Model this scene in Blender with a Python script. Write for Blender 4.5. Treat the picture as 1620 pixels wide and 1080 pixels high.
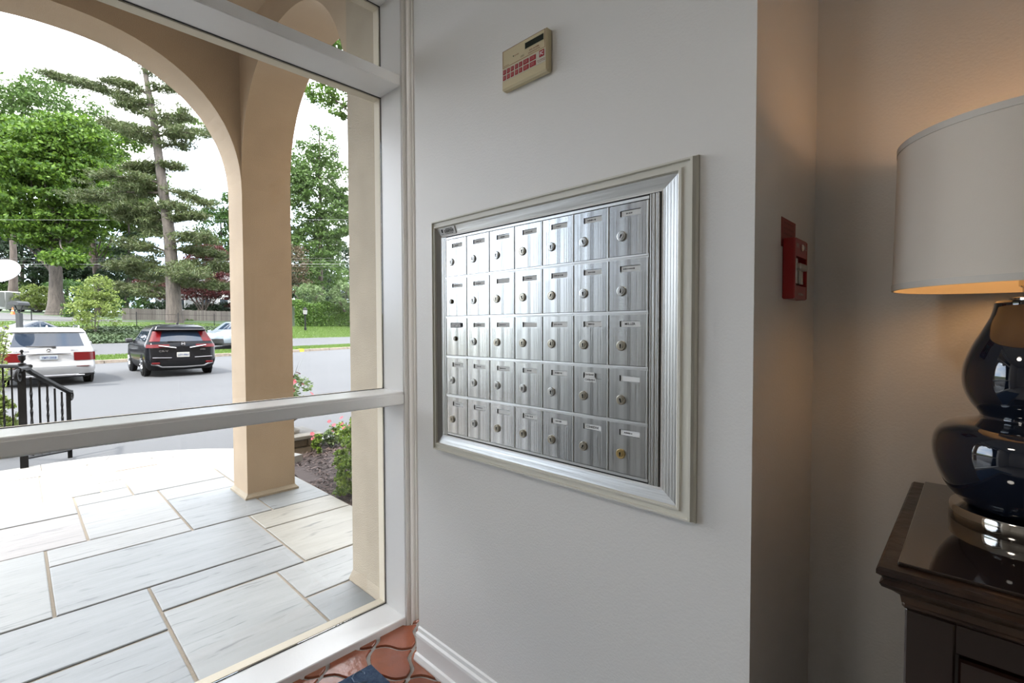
import bpy, math, random
import numpy as np
from mathutils import Matrix, Vector
for o in list(bpy.data.objects): bpy.data.objects.remove(o)
S = bpy.context.scene
COL = S.collection
rnd = random.Random(7)
RNG = np.random.default_rng(11)

# ------------------------------------------------------------------ camera
CAM = Vector((0, 0, 1.3))
CF = Vector((-0.69484672, 0.71854057, -0.02979064)); CR = Vector((0.71891518, 0.6950921, -0.00281882)); CU = Vector((-0.0186818, 0.02337559, 0.99955219))
FPX = 761.76
cd = bpy.data.cameras.new('camera'); cam = bpy.data.objects.new('camera', cd); COL.objects.link(cam)
cam.matrix_world = Matrix(((CR.x, CU.x, -CF.x, CAM.x), (CR.y, CU.y, -CF.y, CAM.y), (CR.z, CU.z, -CF.z, CAM.z), (0, 0, 0, 1)))
cd.sensor_fit = 'HORIZONTAL'; cd.sensor_width = 36; cd.lens = FPX * 36 / 1620; cd.clip_start = 0.05; cd.clip_end = 800
S.camera = cam

# ------------------------------------------------------------------ sky, sun, exposure
SKY = 7.9
w = bpy.data.worlds.new('sky'); S.world = w; w.use_nodes = True
nt = w.node_tree; nt.nodes.clear()
def N(t, **k):
    n = nt.nodes.new(t)
    for a, b in k.items(): setattr(n, a, b)
    return n
tc = N('ShaderNodeTexCoord'); nz = N('ShaderNodeTexNoise'); nz.inputs['Scale'].default_value = 2.2; nz.inputs['Detail'].default_value = 7; nz.inputs['Roughness'].default_value = .58
mp = N('ShaderNodeMapping'); mp.inputs['Scale'].default_value = (1, 1, 2.2); mp.inputs['Location'].default_value = (3.1, .4, 0)
rp = N('ShaderNodeValToRGB'); rp.color_ramp.elements[0].position = .34; rp.color_ramp.elements[1].position = .54
rp.color_ramp.elements[0].color = (.58, .72, .92, 1); rp.color_ramp.elements[1].color = (1, 1, 1, 1)
bg = N('ShaderNodeBackground'); bg.inputs['Strength'].default_value = SKY; wo = N('ShaderNodeOutputWorld')
nt.links.new(tc.outputs['Generated'], mp.inputs['Vector']); nt.links.new(mp.outputs['Vector'], nz.inputs['Vector'])
nt.links.new(nz.outputs['Fac'], rp.inputs['Fac']); nt.links.new(rp.outputs['Color'], bg.inputs['Color']); nt.links.new(bg.outputs['Background'], wo.inputs['Surface'])
sl = bpy.data.lights.new('sun', 'SUN'); sl.energy = 10.5; sl.angle = math.radians(3); sl.color = (1, .95, .86)
sun = bpy.data.objects.new('sun', sl); COL.objects.link(sun)
sun.rotation_euler = Vector((-.22, .62, -1.0)).to_track_quat('-Z', 'Y').to_euler()
S.view_settings.view_transform = 'Standard'; S.view_settings.look = 'None'; S.view_settings.gamma = 1; S.view_settings.use_curve_mapping = False
S.view_settings.exposure = 0.0
FILL_LAMP_W = 13

# ------------------------------------------------------------------ helpers
class MB:
    def __init__(s): s.v = []; s.f = []; s.m = []
    def add(s, vs, fs, mi=0):
        b = len(s.v); s.v += [tuple(p) for p in vs]; s.f += [tuple(i + b for i in f) for f in fs]; s.m += [mi] * len(fs); return s
    def box(s, x0, x1, y0, y1, z0, z1, mi=0, bev=0):
        x0, x1 = min(x0, x1), max(x0, x1); y0, y1 = min(y0, y1), max(y0, y1); z0, z1 = min(z0, z1), max(z0, z1)
        if bev <= 0:
            return s.add([(x, y, z) for z in (z0, z1) for y in (y0, y1) for x in (x0, x1)],
                         [(0, 2, 3, 1), (4, 5, 7, 6), (0, 1, 5, 4), (2, 6, 7, 3), (0, 4, 6, 2), (1, 3, 7, 5)], mi)
        b = min(bev, (x1 - x0) * .45, (y1 - y0) * .45, (z1 - z0) * .45)
        V = []; idx = {}
        for cx, sx in ((x0, 1), (x1, -1)):
            for cy, sy in ((y0, 1), (y1, -1)):
                for cz, sz in ((z0, 1), (z1, -1)):
                    for k in range(3):
                        idx[(sx, sy, sz, k)] = len(V)
                        V.append((cx + (0 if k == 0 else sx * b), cy + (0 if k == 1 else sy * b), cz + (0 if k == 2 else sz * b)))
        F = []
        c = [(1, 1), (-1, 1), (-1, -1), (1, -1)]
        for q in (1, -1):
            F.append([idx[(q, a, d, 0)] for a, d in c]); F.append([idx[(a, q, d, 1)] for a, d in c]); F.append([idx[(a, d, q, 2)] for a, d in c])
        for a in (1, -1):
            for d in (1, -1):
                F.append([idx[(1, a, d, 1)], idx[(-1, a, d, 1)], idx[(-1, a, d, 2)], idx[(1, a, d, 2)]])
                F.append([idx[(a, 1, d, 0)], idx[(a, -1, d, 0)], idx[(a, -1, d, 2)], idx[(a, 1, d, 2)]])
                F.append([idx[(a, d, 1, 0)], idx[(a, d, -1, 0)], idx[(a, d, -1, 1)], idx[(a, d, 1, 1)]])
                for e in (1, -1): F.append([idx[(a, d, e, 0)], idx[(a, d, e, 1)], idx[(a, d, e, 2)]])
        cen = Vector(((x0 + x1) / 2, (y0 + y1) / 2, (z0 + z1) / 2))
        G = []
        for f in F:
            p = [Vector(V[i]) for i in f]; n = (p[1] - p[0]).cross(p[2] - p[0])
            G.append(f if n.dot(p[0] - cen) > 0 else f[::-1])
        return s.add(V, G, mi)
    def prism(s, poly, z0, z1, mi=0, fn=None):
        n = len(poly); fn = fn or (lambda a, b, c: (a, b, c))
        vs = [fn(a, b, z0) for a, b in poly] + [fn(a, b, z1) for a, b in poly]
        return s.add(vs, [tuple(range(n))[::-1], tuple(range(n, 2 * n))] + [(i, (i + 1) % n, n + (i + 1) % n, n + i) for i in range(n)], mi)
    def tube(s, path, r, n=8, mi=0, caps=True):
        P = [Vector(p) for p in path]; m = len(P); R = r if hasattr(r, '__len__') else [r] * m
        vs = []; prev = None
        for i, p in enumerate(P):
            t = (P[min(i + 1, m - 1)] - P[max(i - 1, 0)]).normalized()
            a = prev if prev is not None else (Vector((0, 0, 1)) if abs(t.z) < .9 else Vector((1, 0, 0)))
            x = (a - t * a.dot(t)); x = x.normalized() if x.length > 1e-6 else t.orthogonal().normalized(); y = t.cross(x); prev = x
            for k in range(n):
                th = 2 * math.pi * k / n; vs.append(p + (x * math.cos(th) + y * math.sin(th)) * R[i])
        fs = [(i * n + k, i * n + (k + 1) % n, (i + 1) * n + (k + 1) % n, (i + 1) * n + k) for i in range(m - 1) for k in range(n)]
        if caps: fs += [tuple(range(n))[::-1], tuple(range((m - 1) * n, m * n))]
        return s.add(vs, fs, mi)
    def bar(s, a, b, wd, mi=0):
        return s.tube([a, b], wd * .7071, 4, mi)
    def lathe(s, prof, c=(0, 0, 0), n=24, mi=0, fn=None):
        vs = []; fs = []; m = len(prof)
        for r, z in prof:
            for k in range(n):
                th = 2 * math.pi * k / n; p = (r * math.cos(th), r * math.sin(th), z)
                if fn: p = fn(*p)
                vs.append((p[0] + c[0], p[1] + c[1], p[2] + c[2]))
        for i in range(m - 1):
            for k in range(n): fs.append((i * n + k, i * n + (k + 1) % n, (i + 1) * n + (k + 1) % n, (i + 1) * n + k))
        if prof[0][0] > 1e-5: fs.append(tuple(range(n))[::-1])
        if prof[-1][0] > 1e-5: fs.append(tuple(range((m - 1) * n, m * n)))
        return s.add(vs, fs, mi)
    def sweep(s, prof, rect, fn, mi=0):
        """moulding: prof [(outset, height)], rect = inner rectangle (u0,u1,v0,v1) mitred; fn(u,v,h)->xyz"""
        u0, u1, v0, v1 = rect; vs = []; n = len(prof); fs = []
        for su, sv in ((0, 0), (1, 0), (1, 1), (0, 1)):
            for o, h in prof:
                vs.append(fn(u1 + o if su else u0 - o, v1 + o if sv else v0 - o, h))
        for c in range(4):
            d = (c + 1) % 4
            for i in range(n - 1): fs.append((c * n + i, d * n + i, d * n + i + 1, c * n + i + 1))
        return s.add(vs, fs, mi)
def wloc(p):
    v = Vector((0, 0, 0))
    while p is not None: v += p.location; p = p.parent
    return v
def obj(name, mb, mats, parent=None, smooth=False, local=False, kind=None):
    me = bpy.data.meshes.new(name); v = np.array(mb.v, dtype=np.float64)
    c = np.zeros(3)
    if not local:
        c = (v.min(0) + v.max(0)) / 2; v = v - c
    me.from_pydata(v.tolist(), [], mb.f)
    mats = mats if isinstance(mats, (list, tuple)) else [mats]
    for m in mats: me.materials.append(m)
    if len(mats) > 1: me.polygons.foreach_set('material_index', mb.m)
    if smooth:
        me.polygons.foreach_set('use_smooth', [True] * len(me.polygons))
        if smooth != 'all':
            try: me.set_sharp_from_angle(angle=math.radians(35))
            except Exception: pass
    me.update()
    o = bpy.data.objects.new(name, me); COL.objects.link(o)
    o.location = Vector(c)
    if parent is not None:
        o.parent = parent
        if not local: o.location = Vector(c) - wloc(parent)
    if kind: o['kind'] = kind
    return o
def quads(name, Q, mat, parent=None, kind=None):
    """Q: (n,4,3) float array of separate quads -> one mesh"""
    Q = np.asarray(Q, dtype=np.float32); n = len(Q)
    c = Q.reshape(-1, 3).mean(0) if n else np.zeros(3); V = (Q - c).reshape(-1)
    me = bpy.data.meshes.new(name); me.vertices.add(4 * n); me.vertices.foreach_set('co', V)
    me.loops.add(4 * n); me.loops.foreach_set('vertex_index', np.arange(4 * n, dtype=np.int32))
    me.polygons.add(n); me.polygons.foreach_set('loop_start', np.arange(0, 4 * n, 4, dtype=np.int32))
    try: me.polygons.foreach_set('loop_total', np.full(n, 4, dtype=np.int32))
    except Exception: pass
    me.materials.append(mat); me.update(calc_edges=True); me.validate()
    o = bpy.data.objects.new(name, me); COL.objects.link(o)
    o.location = Vector([float(x) for x in c]) - (wloc(parent) if parent is not None else Vector((0, 0, 0)))
    if parent is not None: o.parent = parent
    if kind: o['kind'] = kind
    return o
def tag(o, label, cat, group=None, kind=None):
    o['label'] = label; o['category'] = cat
    if group: o['group'] = group
    if kind: o['kind'] = kind
    return o
def thing(name, label, cat, loc, group=None, rz=0):
    o = bpy.data.objects.new(name, None); COL.objects.link(o); o.location = loc; o.rotation_euler = (0, 0, rz)
    o.empty_display_size = .1
    return tag(o, label, cat, group)
def struct(name, mb, mats, label=None, smooth=False, parent=None):
    o = obj(name, mb, mats, parent, smooth)
    if parent is None:
        o['kind'] = 'structure'
        if label: o['label'] = label
    return o
def copy_obj(src, loc, parent):
    c = src.copy(); COL.objects.link(c); c.parent = parent; c.location = loc; return c
def ray(px, py): return CF + CR * ((px - 810) / FPX) - CU * ((py - 540) / FPX)
def at(px, py, d): return CAM + ray(px, py) * d           # a place in the world at distance d along the view axis
def onz(px, py, z):
    r = ray(px, py); return CAM + r * ((z - CAM.z) / r.z)
_tx = {}
def text_mesh(s, bold=False):
    if s in _tx: return _tx[s]
    cu = bpy.data.curves.new('t', 'FONT'); cu.body = s; cu.size = 1; cu.align_x = 'CENTER'; cu.align_y = 'CENTER'
    if bold: cu.offset = .02
    cu.resolution_u = 2
    o = bpy.data.objects.new('t', cu); COL.objects.link(o)
    dg = bpy.context.evaluated_depsgraph_get(); me = bpy.data.meshes.new_from_object(o.evaluated_get(dg))
    vs = [v.co.copy() for v in me.vertices]; fs = [tuple(p.vertices) for p in me.polygons]
    bpy.data.objects.remove(o); bpy.data.curves.remove(cu); bpy.data.meshes.remove(me)
    _tx[s] = (vs, fs); return _tx[s]
def put_text(mb, s, c, right, up, h, wd=None, mi=0, bold=True):
    vs, fs = text_mesh(s, bold)
    xs = [v.x for v in vs]; ys = [v.y for v in vs]
    sx = (wd / (max(xs) - min(xs))) if wd else h / .7; sy = h / max(.3, (max(ys) - min(ys)))
    mx = (max(xs) + min(xs)) / 2; my = (max(ys) + min(ys)) / 2
    c = Vector(c); right = Vector(right); up = Vector(up)
    return mb.add([c + right * ((v.x - mx) * sx) + up * ((v.y - my) * sy) for v in vs], fs, mi)
def scribble(mb, c, right, up, wd, h, n, mi=0, seed=0):
    """a line of print too small to read: short uneven strokes"""
    r = random.Random(seed); c = Vector(c); right = Vector(right); up = Vector(up)
    st = wd / n
    for i in range(n):
        a = -wd / 2 + i * st; b = a + st * r.uniform(.45, .8); hh = h * r.uniform(.35, .5)
        mb.add([c + right * a - up * hh, c + right * b - up * hh, c + right * b + up * hh, c + right * a + up * hh], [(0, 1, 2, 3)], mi)

# ------------------------------------------------------------------ materials
def mat(name, col, rough=.5, metal=0, bump=0, bscale=40, var=0, vscale=6, col2=None, coat=0, stretch=None, bdetail=4, spec=None, island=None, transl=0, emis=None):
    m = bpy.data.materials.new(name); m.use_nodes = True; t = m.node_tree; b = t.nodes['Principled BSDF']
    L = t.links.new
    b.inputs['Base Color'].default_value = (*col, 1); b.inputs['Roughness'].default_value = rough; b.inputs['Metallic'].default_value = metal
    if coat: b.inputs['Coat Weight'].default_value = coat; b.inputs['Coat Roughness'].default_value = .03
    if spec is not None: b.inputs['Specular IOR Level'].default_value = spec
    tc = t.nodes.new('ShaderNodeTexCoord'); mp = t.nodes.new('ShaderNodeMapping'); L(tc.outputs['Object'], mp.inputs['Vector'])
    if stretch: mp.inputs['Scale'].default_value = stretch
    csock = None
    if island:
        g = t.nodes.new('ShaderNodeNewGeometry'); r = t.nodes.new('ShaderNodeValToRGB'); L(g.outputs['Random Per Island'], r.inputs['Fac'])
        el = r.color_ramp.elements; el[0].color = (*island[0], 1); el[1].color = (*island[-1], 1)
        for i, c in enumerate(island[1:-1]): e = el.new((i + 1) / (len(island) - 1)); e.color = (*c, 1)
        csock = r.outputs['Color']
    elif var or col2:
        n = t.nodes.new('ShaderNodeTexNoise'); n.inputs['Scale'].default_value = vscale; n.inputs['Detail'].default_value = 5; L(mp.outputs['Vector'], n.inputs['Vector'])
        r = t.nodes.new('ShaderNodeValToRGB'); r.color_ramp.elements[0].position = .35; r.color_ramp.elements[1].position = .65
        c2 = col2 or tuple(max(0, c * (1 - var)) for c in col)
        r.color_ramp.elements[0].color = (*c2, 1); r.color_ramp.elements[1].color = (*col, 1)
        L(n.outputs['Fac'], r.inputs['Fac']); csock = r.outputs['Color']
    if csock: L(csock, b.inputs['Base Color'])
    if bump:
        n2 = t.nodes.new('ShaderNodeTexNoise'); n2.inputs['Scale'].default_value = bscale; n2.inputs['Detail'].default_value = bdetail; L(mp.outputs['Vector'], n2.inputs['Vector'])
        bp = t.nodes.new('ShaderNodeBump'); bp.inputs['Strength'].default_value = bump; bp.inputs['Distance'].default_value = .01
        L(n2.outputs['Fac'], bp.inputs['Height']); L(bp.outputs['Normal'], b.inputs['Normal'])
    if transl:
        tr = t.nodes.new('ShaderNodeBsdfTranslucent'); mx = t.nodes.new('ShaderNodeMixShader'); mx.inputs[0].default_value = transl
        if csock: L(csock, tr.inputs['Color'])
        else: tr.inputs['Color'].default_value = (*col, 1)
        L(b.outputs[0], mx.inputs[1]); L(tr.outputs[0], mx.inputs[2]); L(mx.outputs[0], t.nodes['Material Output'].inputs['Surface'])
    if emis: b.inputs['Emission Color'].default_value = (*emis[0], 1); b.inputs['Emission Strength'].default_value = emis[1]
    return m
def thin_glass(name, tint=(1, 1, 1), ior=1.45):
    m = bpy.data.materials.new(name); m.use_nodes = True; t = m.node_tree; t.nodes.clear(); L = t.links.new
    o = t.nodes.new('ShaderNodeOutputMaterial'); a = t.nodes.new('ShaderNodeBsdfTransparent'); a.inputs['Color'].default_value = (*tint, 1)
    g = t.nodes.new('ShaderNodeBsdfGlossy'); g.inputs['Roughness'].default_value = .0; f = t.nodes.new('ShaderNodeFresnel'); f.inputs['IOR'].default_value = ior
    x = t.nodes.new('ShaderNodeMixShader'); L(f.outputs[0], x.inputs[0]); L(a.outputs[0], x.inputs[1]); L(g.outputs[0], x.inputs[2]); L(x.outputs[0], o.inputs[0]); return m
M = {}
M['wall'] = mat('wall_paint', (.78, .765, .735), .42, bump=.10, bscale=170, bdetail=3)
M['white'] = mat('white_gloss_paint', (.83, .82, .80), .3, bump=.04, bscale=60)
M['casing'] = mat('casing_paint', (.70, .67, .63), .4, bump=.05, bscale=60)
M['ceil'] = mat('ceiling_paint', (.75, .74, .72), .8)
M['stucco'] = mat('stucco', (.445, .345, .24), .85, bump=.5, bscale=260, var=.10, vscale=3)
M['stucco_pale'] = mat('stucco_pale', (.37, .315, .235), .85, bump=.5, bscale=260, var=.12, vscale=5)
M['cream_bead'] = mat('cream_glazing_bead', (.58, .52, .41), .6)
M['dark'] = mat('dark_gap', (.02, .02, .02), .8)
M['glass'] = thin_glass('window_glass', ior=1.3)
M['mortar'] = mat('mortar', (.24, .20, .15), .95, bump=.4, bscale=120)
M['wood_cream'] = mat('cream_trim_paint', (.66, .64, .56), .4)
M['alu'] = mat('brushed_aluminium', (.74, .74, .72), .36, 1, bump=.12, bscale=90, stretch=(1, 1, .02), var=.18, vscale=60)
M['alu_h'] = mat('brushed_aluminium_horizontal', (.72, .72, .70), .38, 1, bump=.2, bscale=90, stretch=(.02, 1, 1), var=.2, vscale=60)
M['black'] = mat('black_metal', (.006, .006, .0065), .5, spec=.15)
M['ink'] = mat('ink', (.02, .02, .02), .7)

# ------------------------------------------------------------------ room shell
PZ = -.03                      # porch paving level
mb = MB().box(-1.56, 3.4, -3.4, 2.0, -.14, -.003); mb.box(-1.95, -1.56, -3.4, 1.6, -.14, -.003)
floor = struct('floor', mb, mat('grout', (.36, .34, .31), .9, bump=.4, bscale=150), 'tiled lobby floor with pale grout')
# ogee terracotta tiles, set on the diagonal, every edge an S
TILE = [mat('terracotta_%d' % i, c, .22, bump=.25, bscale=25, var=.25, vscale=9) for i, c in enumerate([(.27, .080, .040), (.22, .062, .032), (.30, .105, .058)])]
e1 = Vector((.119, .111, 0)); e2 = Vector((.124, -.109, 0)); org = Vector((-1.735, .982, 0))
def s_edge(a, b, sgn, n=8):
    d = b - a; nr = Vector((-d.y, d.x, 0)).normalized(); out = []
    for i in range(n): t = i / n; out.append(a + d * t + nr * (sgn * .011 * math.sin(2 * math.pi * t)))
    return out
tm = []
pts = s_edge(Vector((0, 0, 0)), e1, 1) + s_edge(e1, e1 + e2, 1) + list(reversed(s_edge(e2, e1 + e2, 1)))[:0]
loop = s_edge(Vector((0, 0, 0)), e1, 1) + s_edge(e1, e1 + e2, -1) + [p for p in reversed(s_edge(e2, e1 + e2, 1) + [e1 + e2])][:-1] + [p for p in reversed(s_edge(Vector((0, 0, 0)), e2, -1) + [e2])][:-1]
cen = (e1 + e2) / 2
def tile_mesh(i):
    top = [cen + (p - cen) * .885 for p in loop]; b = MB(); n = len(top)
    vs = [(p.x, p.y, -.004) for p in [cen + (p - cen) * .915 for p in loop]] + [(p.x, p.y, .002) for p in [cen + (p - cen) * .905 for p in loop]] + [(p.x, p.y, .005) for p in top]
    fs = [tuple(range(2 * n, 3 * n))[::-1]]
    for k in range(n):
        for l in range(2): fs.append((l * n + k, l * n + (k + 1) % n, (l + 1) * n + (k + 1) % n, (l + 1) * n + k)[::-1])
    b.add(vs, fs); o = obj('floor_tile', b, TILE[i], floor, smooth=True, local=True); return o
protos = [tile_mesh(i) for i in range(3)]; used = [False] * 3
fl = wloc(floor)
for i in range(-9, 10):
    for j in range(-9, 10):
        p = org + e1 * i + e2 * j; c = p + cen
        if not (-1.87 < c.x < -.9 and .35 < c.y < 1.28): continue
        k = rnd.choice([0, 0, 1, 2])
        if not used[k]: protos[k].location = p - fl; used[k] = True
        else: copy_obj(protos[k], p - fl, floor)

WY = 1.08; WE = -1.556; CX = -.3385; LY = 1.591; H = 2.85
mb = MB().box(WE, CX, WY, WY + .62, -.012, H)
struct('wall_mailbox', mb, M['wall'], 'pale grey painted wall holding the letterboxes')
mb = MB().box(CX - .02, 3.4, LY, LY + .15, -.012, H)
struct('wall_back', mb, M['wall'], 'alcove wall behind the lamp')
struct('wall_right', MB().box(3.4, 3.55, -3.4, LY + .15, -.012, H), M['wall'])
struct('wall_near', MB().box(-1.95, 3.4, -3.55, -3.4, -.012, H), M['wall'])
struct('ceiling', MB().box(-2.0, 3.55, -3.55, 1.75, H, H + .1), M['ceil'])
# window wall around the glazing
WX, GX, JY = -1.775, -1.937, 1.161
YL = -1.55
mb = MB(); mb.box(WX - .16, WX, -3.4, YL - .12, -.012, H); mb.box(WX - .16, WX, YL - .12, 1.7, 2.80, H); mb.box(WX - .16, WX, JY + .10, 1.7, -.012, 2.80)
struct('wall_window', mb, M['wall'])
# window frame
W = thing('window_1', 'white painted storefront window frame with glass', 'window', (WX, .0, 0)); W['kind'] = 'structure'; del W['category']
obj('window_sill', MB().box(GX - .02, WX, YL - .06, JY + .02, -.03, .034, bev=.003), M['white'], W)
obj('window_jamb', MB().box(GX - .02, WX, JY, JY + .11, .0, 2.8, bev=.002), M['white'], W)
obj('window_jamb', MB().box(GX - .02, WX, YL - .12, YL, -.012, 2.8, bev=.002), M['white'], W)
obj('window_head', MB().box(GX - .02, WX, YL, JY, 2.72, 2.80, bev=.002), M['white'], W)
mb = MB().box(GX - .012, WX, YL, JY, .968, 1.024, bev=.003); mb.box(WX, WX + .004, YL, JY, .974, 1.012)
obj('window_rail', mb, M['white'], W)
obj('window_transom', MB().box(GX - .012, WX, YL, JY, 2.3213, 2.366, bev=.003), M['white'], W)
for z0, z1 in ((.034, .968), (1.024, 2.3213), (2.366, 2.72)):
    obj('window_pane', MB().box(GX - .003, GX + .003, YL + .001, JY - .001, z0 + .001, z1 - .001), M['glass'], W)
    mb = MB().sweep([(0, .0035), (-.0035, .0035), (-.0115, .034), (0, .034)], (YL, JY, z0 if z0 < .5 else z0 - .013, z1), lambda u, v, h: (GX - h, u, v))
    obj('glazing_bead', mb, M['cream_bead'], W)
    mb = MB(); g = .0022
    mb.box(GX + .003, GX + .005, JY - g, JY, z0, z1); mb.box(GX + .003, GX + .007, YL, JY, z0, z0 + g); mb.box(GX + .003, GX + .007, YL, JY, z1 - g, z1)
    obj('glazing_gasket', mb, M['dark'], W)
mb = MB().box(WX - .02, WX + .010, JY + .012, 1.40, -.012, 2.82, bev=.002)
for a, b, h in ((.018, .030, .016), (.046, .052, .014), (.060, .090, .015)): mb.box(WX + .008, WX + h, JY + a, JY + b, -.012, 2.82, bev=.002)
struct('trim_1', mb, M['casing'], 'window casing strip')
struct('trim_2', MB().box(WX - .02, WX + .008, JY + .002, JY + .012, -.012, 2.82), M['casing'])
# baseboards
def base(name, x0, x1, y, sgn=-1):
    prof = [(0, 0), (.026, 0), (.028, .012), (.022, .030), (.014, .034), (.014, .095), (.018, .099), (.016, .108), (.008, .113), (.006, .126), (0, .130)]
    mb = MB(); n = len(prof); vs = [(x0, y + sgn * a, z) for a, z in prof] + [(x1, y + sgn * a, z) for a, z in prof]
    mb.add(vs, [(i, i + 1, n + i + 1, n + i) for i in range(n - 1)] + [tuple(range(n)), tuple(range(n, 2 * n))[::-1]])
    struct(name, mb, M['white'])
base('baseboard_mailbox', WE, CX, WY); base('baseboard_back', CX, -.14, LY)

# ------------------------------------------------------------------ porch
def superarch(xc, rx, zs, rz, n, p=2.25):
    out = []
    for i in range(n + 1):
        u = math.cos(math.pi * (1 - i / n)); out.append((xc + rx * u, zs + rz * max(0, 1 - abs(u) ** p) ** (1 / p)))
    return out
PT = 3.62
def arch_wall(name, a0, a1, xc, rx, zs, rz, t0, t1, fn, m, label):
    """wall spanning a0..a1 along its length and t0..t1 through its depth, with an arched opening"""
    A = superarch(xc, rx, zs, rz, 40); mb = MB(); A = [(max(a0, min(a1, a)), z) for a, z in A]
    for i in range(len(A) - 1):
        (x0, z0), (x1, z1) = A[i], A[i + 1]
        V = [(x0, z0), (x1, z1), (x1, PT), (x0, PT)]
        mb.add([fn(x, t0, z) for x, z in V] + [fn(x, t1, z) for x, z in V], [(0, 1, 2, 3), (7, 6, 5, 4), (0, 4, 5, 1), (3, 2, 6, 7)])
    return struct(name, mb, m, label, smooth=True)
PX0, PX1, PY0, PY1 = -4.375, -4.045, 1.23, 1.59
FC, FR = .215, 1.015
arch_wall('wall_porch_front', -.80, PY0, FC, FR, 2.32, .95, PX0, PX1, lambda a, t, z: (t, a, z), M['stucco'], 'front arch of the porch')
XE = -2.36
arch_wall('wall_porch_right', PX1, XE, (PX1 + XE) / 2, (XE - PX1) / 2, 2.37, .90, PY0, PY1, lambda a, t, z: (a, t, z), M['stucco'], 'side arch of the porch')
arch_wall('wall_porch_left', PX1, XE, (PX1 + XE) / 2, (XE - PX1) / 2, 2.37, .90, -1.16, -.80, lambda a, t, z: (a, t, z), M['stucco'], 'far side arch of the porch')
for nm, y0, y1 in (('column_1', PY0, PY1), ('column_2', -1.16, -.80)):
    c = struct(nm, MB().box(PX0, PX1, y0, y1, PZ - .1, PT), M['stucco'], 'square stucco porch pier')
    mb = MB(); prof = [(.0, .042), (.003, .036), (.014, .024), (.022, .016), (.024, -.03)]
    mb.sweep(prof, (PX0, PX1, y0, y1), lambda u, v, h: (u, v, PZ + h)); obj('column_base', mb, M['stucco_pale'], c)
for nm, y0, y1 in (('column_3', 1.222, 1.75), ('column_4', -1.28, -.80)):
    if nm == 'column_4': y0, y1 = -1.9, -1.62
    c = struct(nm, MB().box(XE, GX - .022, y0, y1, PZ - .1, PT), M['stucco_pale'], 'stucco pilaster against the house')
    mb = MB(); mb.add([(XE, y0, PZ + .05), (GX - .03, y0, PZ + .05), (GX - .03, y0 - .02, PZ - .01), (XE - .02, y0 - .02, PZ - .01), (XE - .03, y1, PZ - .02), (XE, y1, PZ + .05)], [(0, 1, 2, 3), (0, 3, 4, 5)][:2])
    obj('column_base', mb, M['stucco_pale'], c)
struct('ceiling_porch', MB().box(PX0, -1.93, -1.9, 1.75, PT - .12, PT), M['stucco'])
struct('wall_house', MB().box(-2.0, -1.955, -3.4, 1.75, 2.80, 11), M['stucco'])
struct('wall_house_right', MB().box(-2.36, -1.80, 1.75, 26, -.3, 11), M['stucco'])
struct('wall_house_left', MB().box(-2.36, -1.96, -26, -1.9, -.3, 11), M['stucco'])
# paving: mortar bed with one stone per flag
def arc(r, n=40, a0=math.pi / 2, a1=1.5 * math.pi): return [(-4.56 + r * math.cos(a0 + (a1 - a0) * i / n), .15 + r * math.sin(a0 + (a1 - a0) * i / n)) for i in range(n + 1)]
mb = MB(); mb.prism([(-1.95, 1.73), (-4.56, 1.73)] + [p for p in arc(1.97) if p[1] < 1.73 and p[1] > -1.9] + [(-4.56, -1.9), (-1.95, -1.9)], -.24, PZ - .006)
patio = struct('patio', mb, M['mortar'], 'flagstone porch with a rounded front edge')
def clip(poly, inside):
    """keep the part of POLY inside the half plane inside(p) >= 0"""
    out = []
    for i in range(len(poly)):
        a, b = poly[i], poly[(i + 1) % len(poly)]; fa, fb = inside(a), inside(b)
        if fa >= 0: out.append(a)
        if fa * fb < 0: t = fa / (fa - fb); out.append((a[0] + (b[0] - a[0]) * t, a[1] + (b[1] - a[1]) * t))
    return out
RI = 1.70
def to_circle(poly):
    for k in range(-14, 15):
        th = math.pi + k * math.pi / 28; nx, ny = math.cos(th), math.sin(th)
        poly = clip(poly, lambda p: RI - ((p[0] + 4.56) * nx + (p[1] - .15) * ny))
        if len(poly) < 3: return []
    return poly
def stone_mat(i, c):
    m = mat('bluestone_%d' % i, c, .5, bump=.30, bscale=6, stretch=(4.5, .8, 1), var=.13, vscale=3, bdetail=9)
    t = m.node_tree; L = t.links.new; b = t.nodes['Principled BSDF']; src = b.inputs['Base Color'].links[0].from_socket
    tc = t.nodes.new('ShaderNodeTexCoord'); mp = t.nodes.new('ShaderNodeMapping'); mp.inputs['Scale'].default_value = (26, 3.0, 1); mp.inputs['Location'].default_value = (i * 3.1, i * 1.7, 0); L(tc.outputs['Object'], mp.inputs['Vector'])
    n = t.nodes.new('ShaderNodeTexNoise'); n.inputs['Scale'].default_value = 1.1; n.inputs['Detail'].default_value = 8; n.inputs['Roughness'].default_value = .62; n.inputs['Distortion'].default_value = .6; L(mp.outputs['Vector'], n.inputs['Vector'])
    r = t.nodes.new('ShaderNodeValToRGB'); r.color_ramp.elements[0].position = .33; r.color_ramp.elements[1].position = .42; r.color_ramp.elements[0].color = (.45, .45, .47, 1); r.color_ramp.elements[1].color = (1, 1, 1, 1); L(n.outputs['Fac'], r.inputs['Fac'])
    x = t.nodes.new('ShaderNodeMix'); x.data_type = 'RGBA'; x.blend_type = 'MULTIPLY'; x.inputs[0].default_value = 1; L(src, x.inputs[6]); L(r.outputs['Color'], x.inputs[7]); L(x.outputs[2], b.inputs['Base Color'])
    return m
SM = [stone_mat(i, c) for i, c in enumerate([(.195, .200, .196), (.212, .214, .203), (.228, .215, .180), (.225, .205, .19), (.225, .222, .21), (.175, .184, .182)])]
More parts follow.
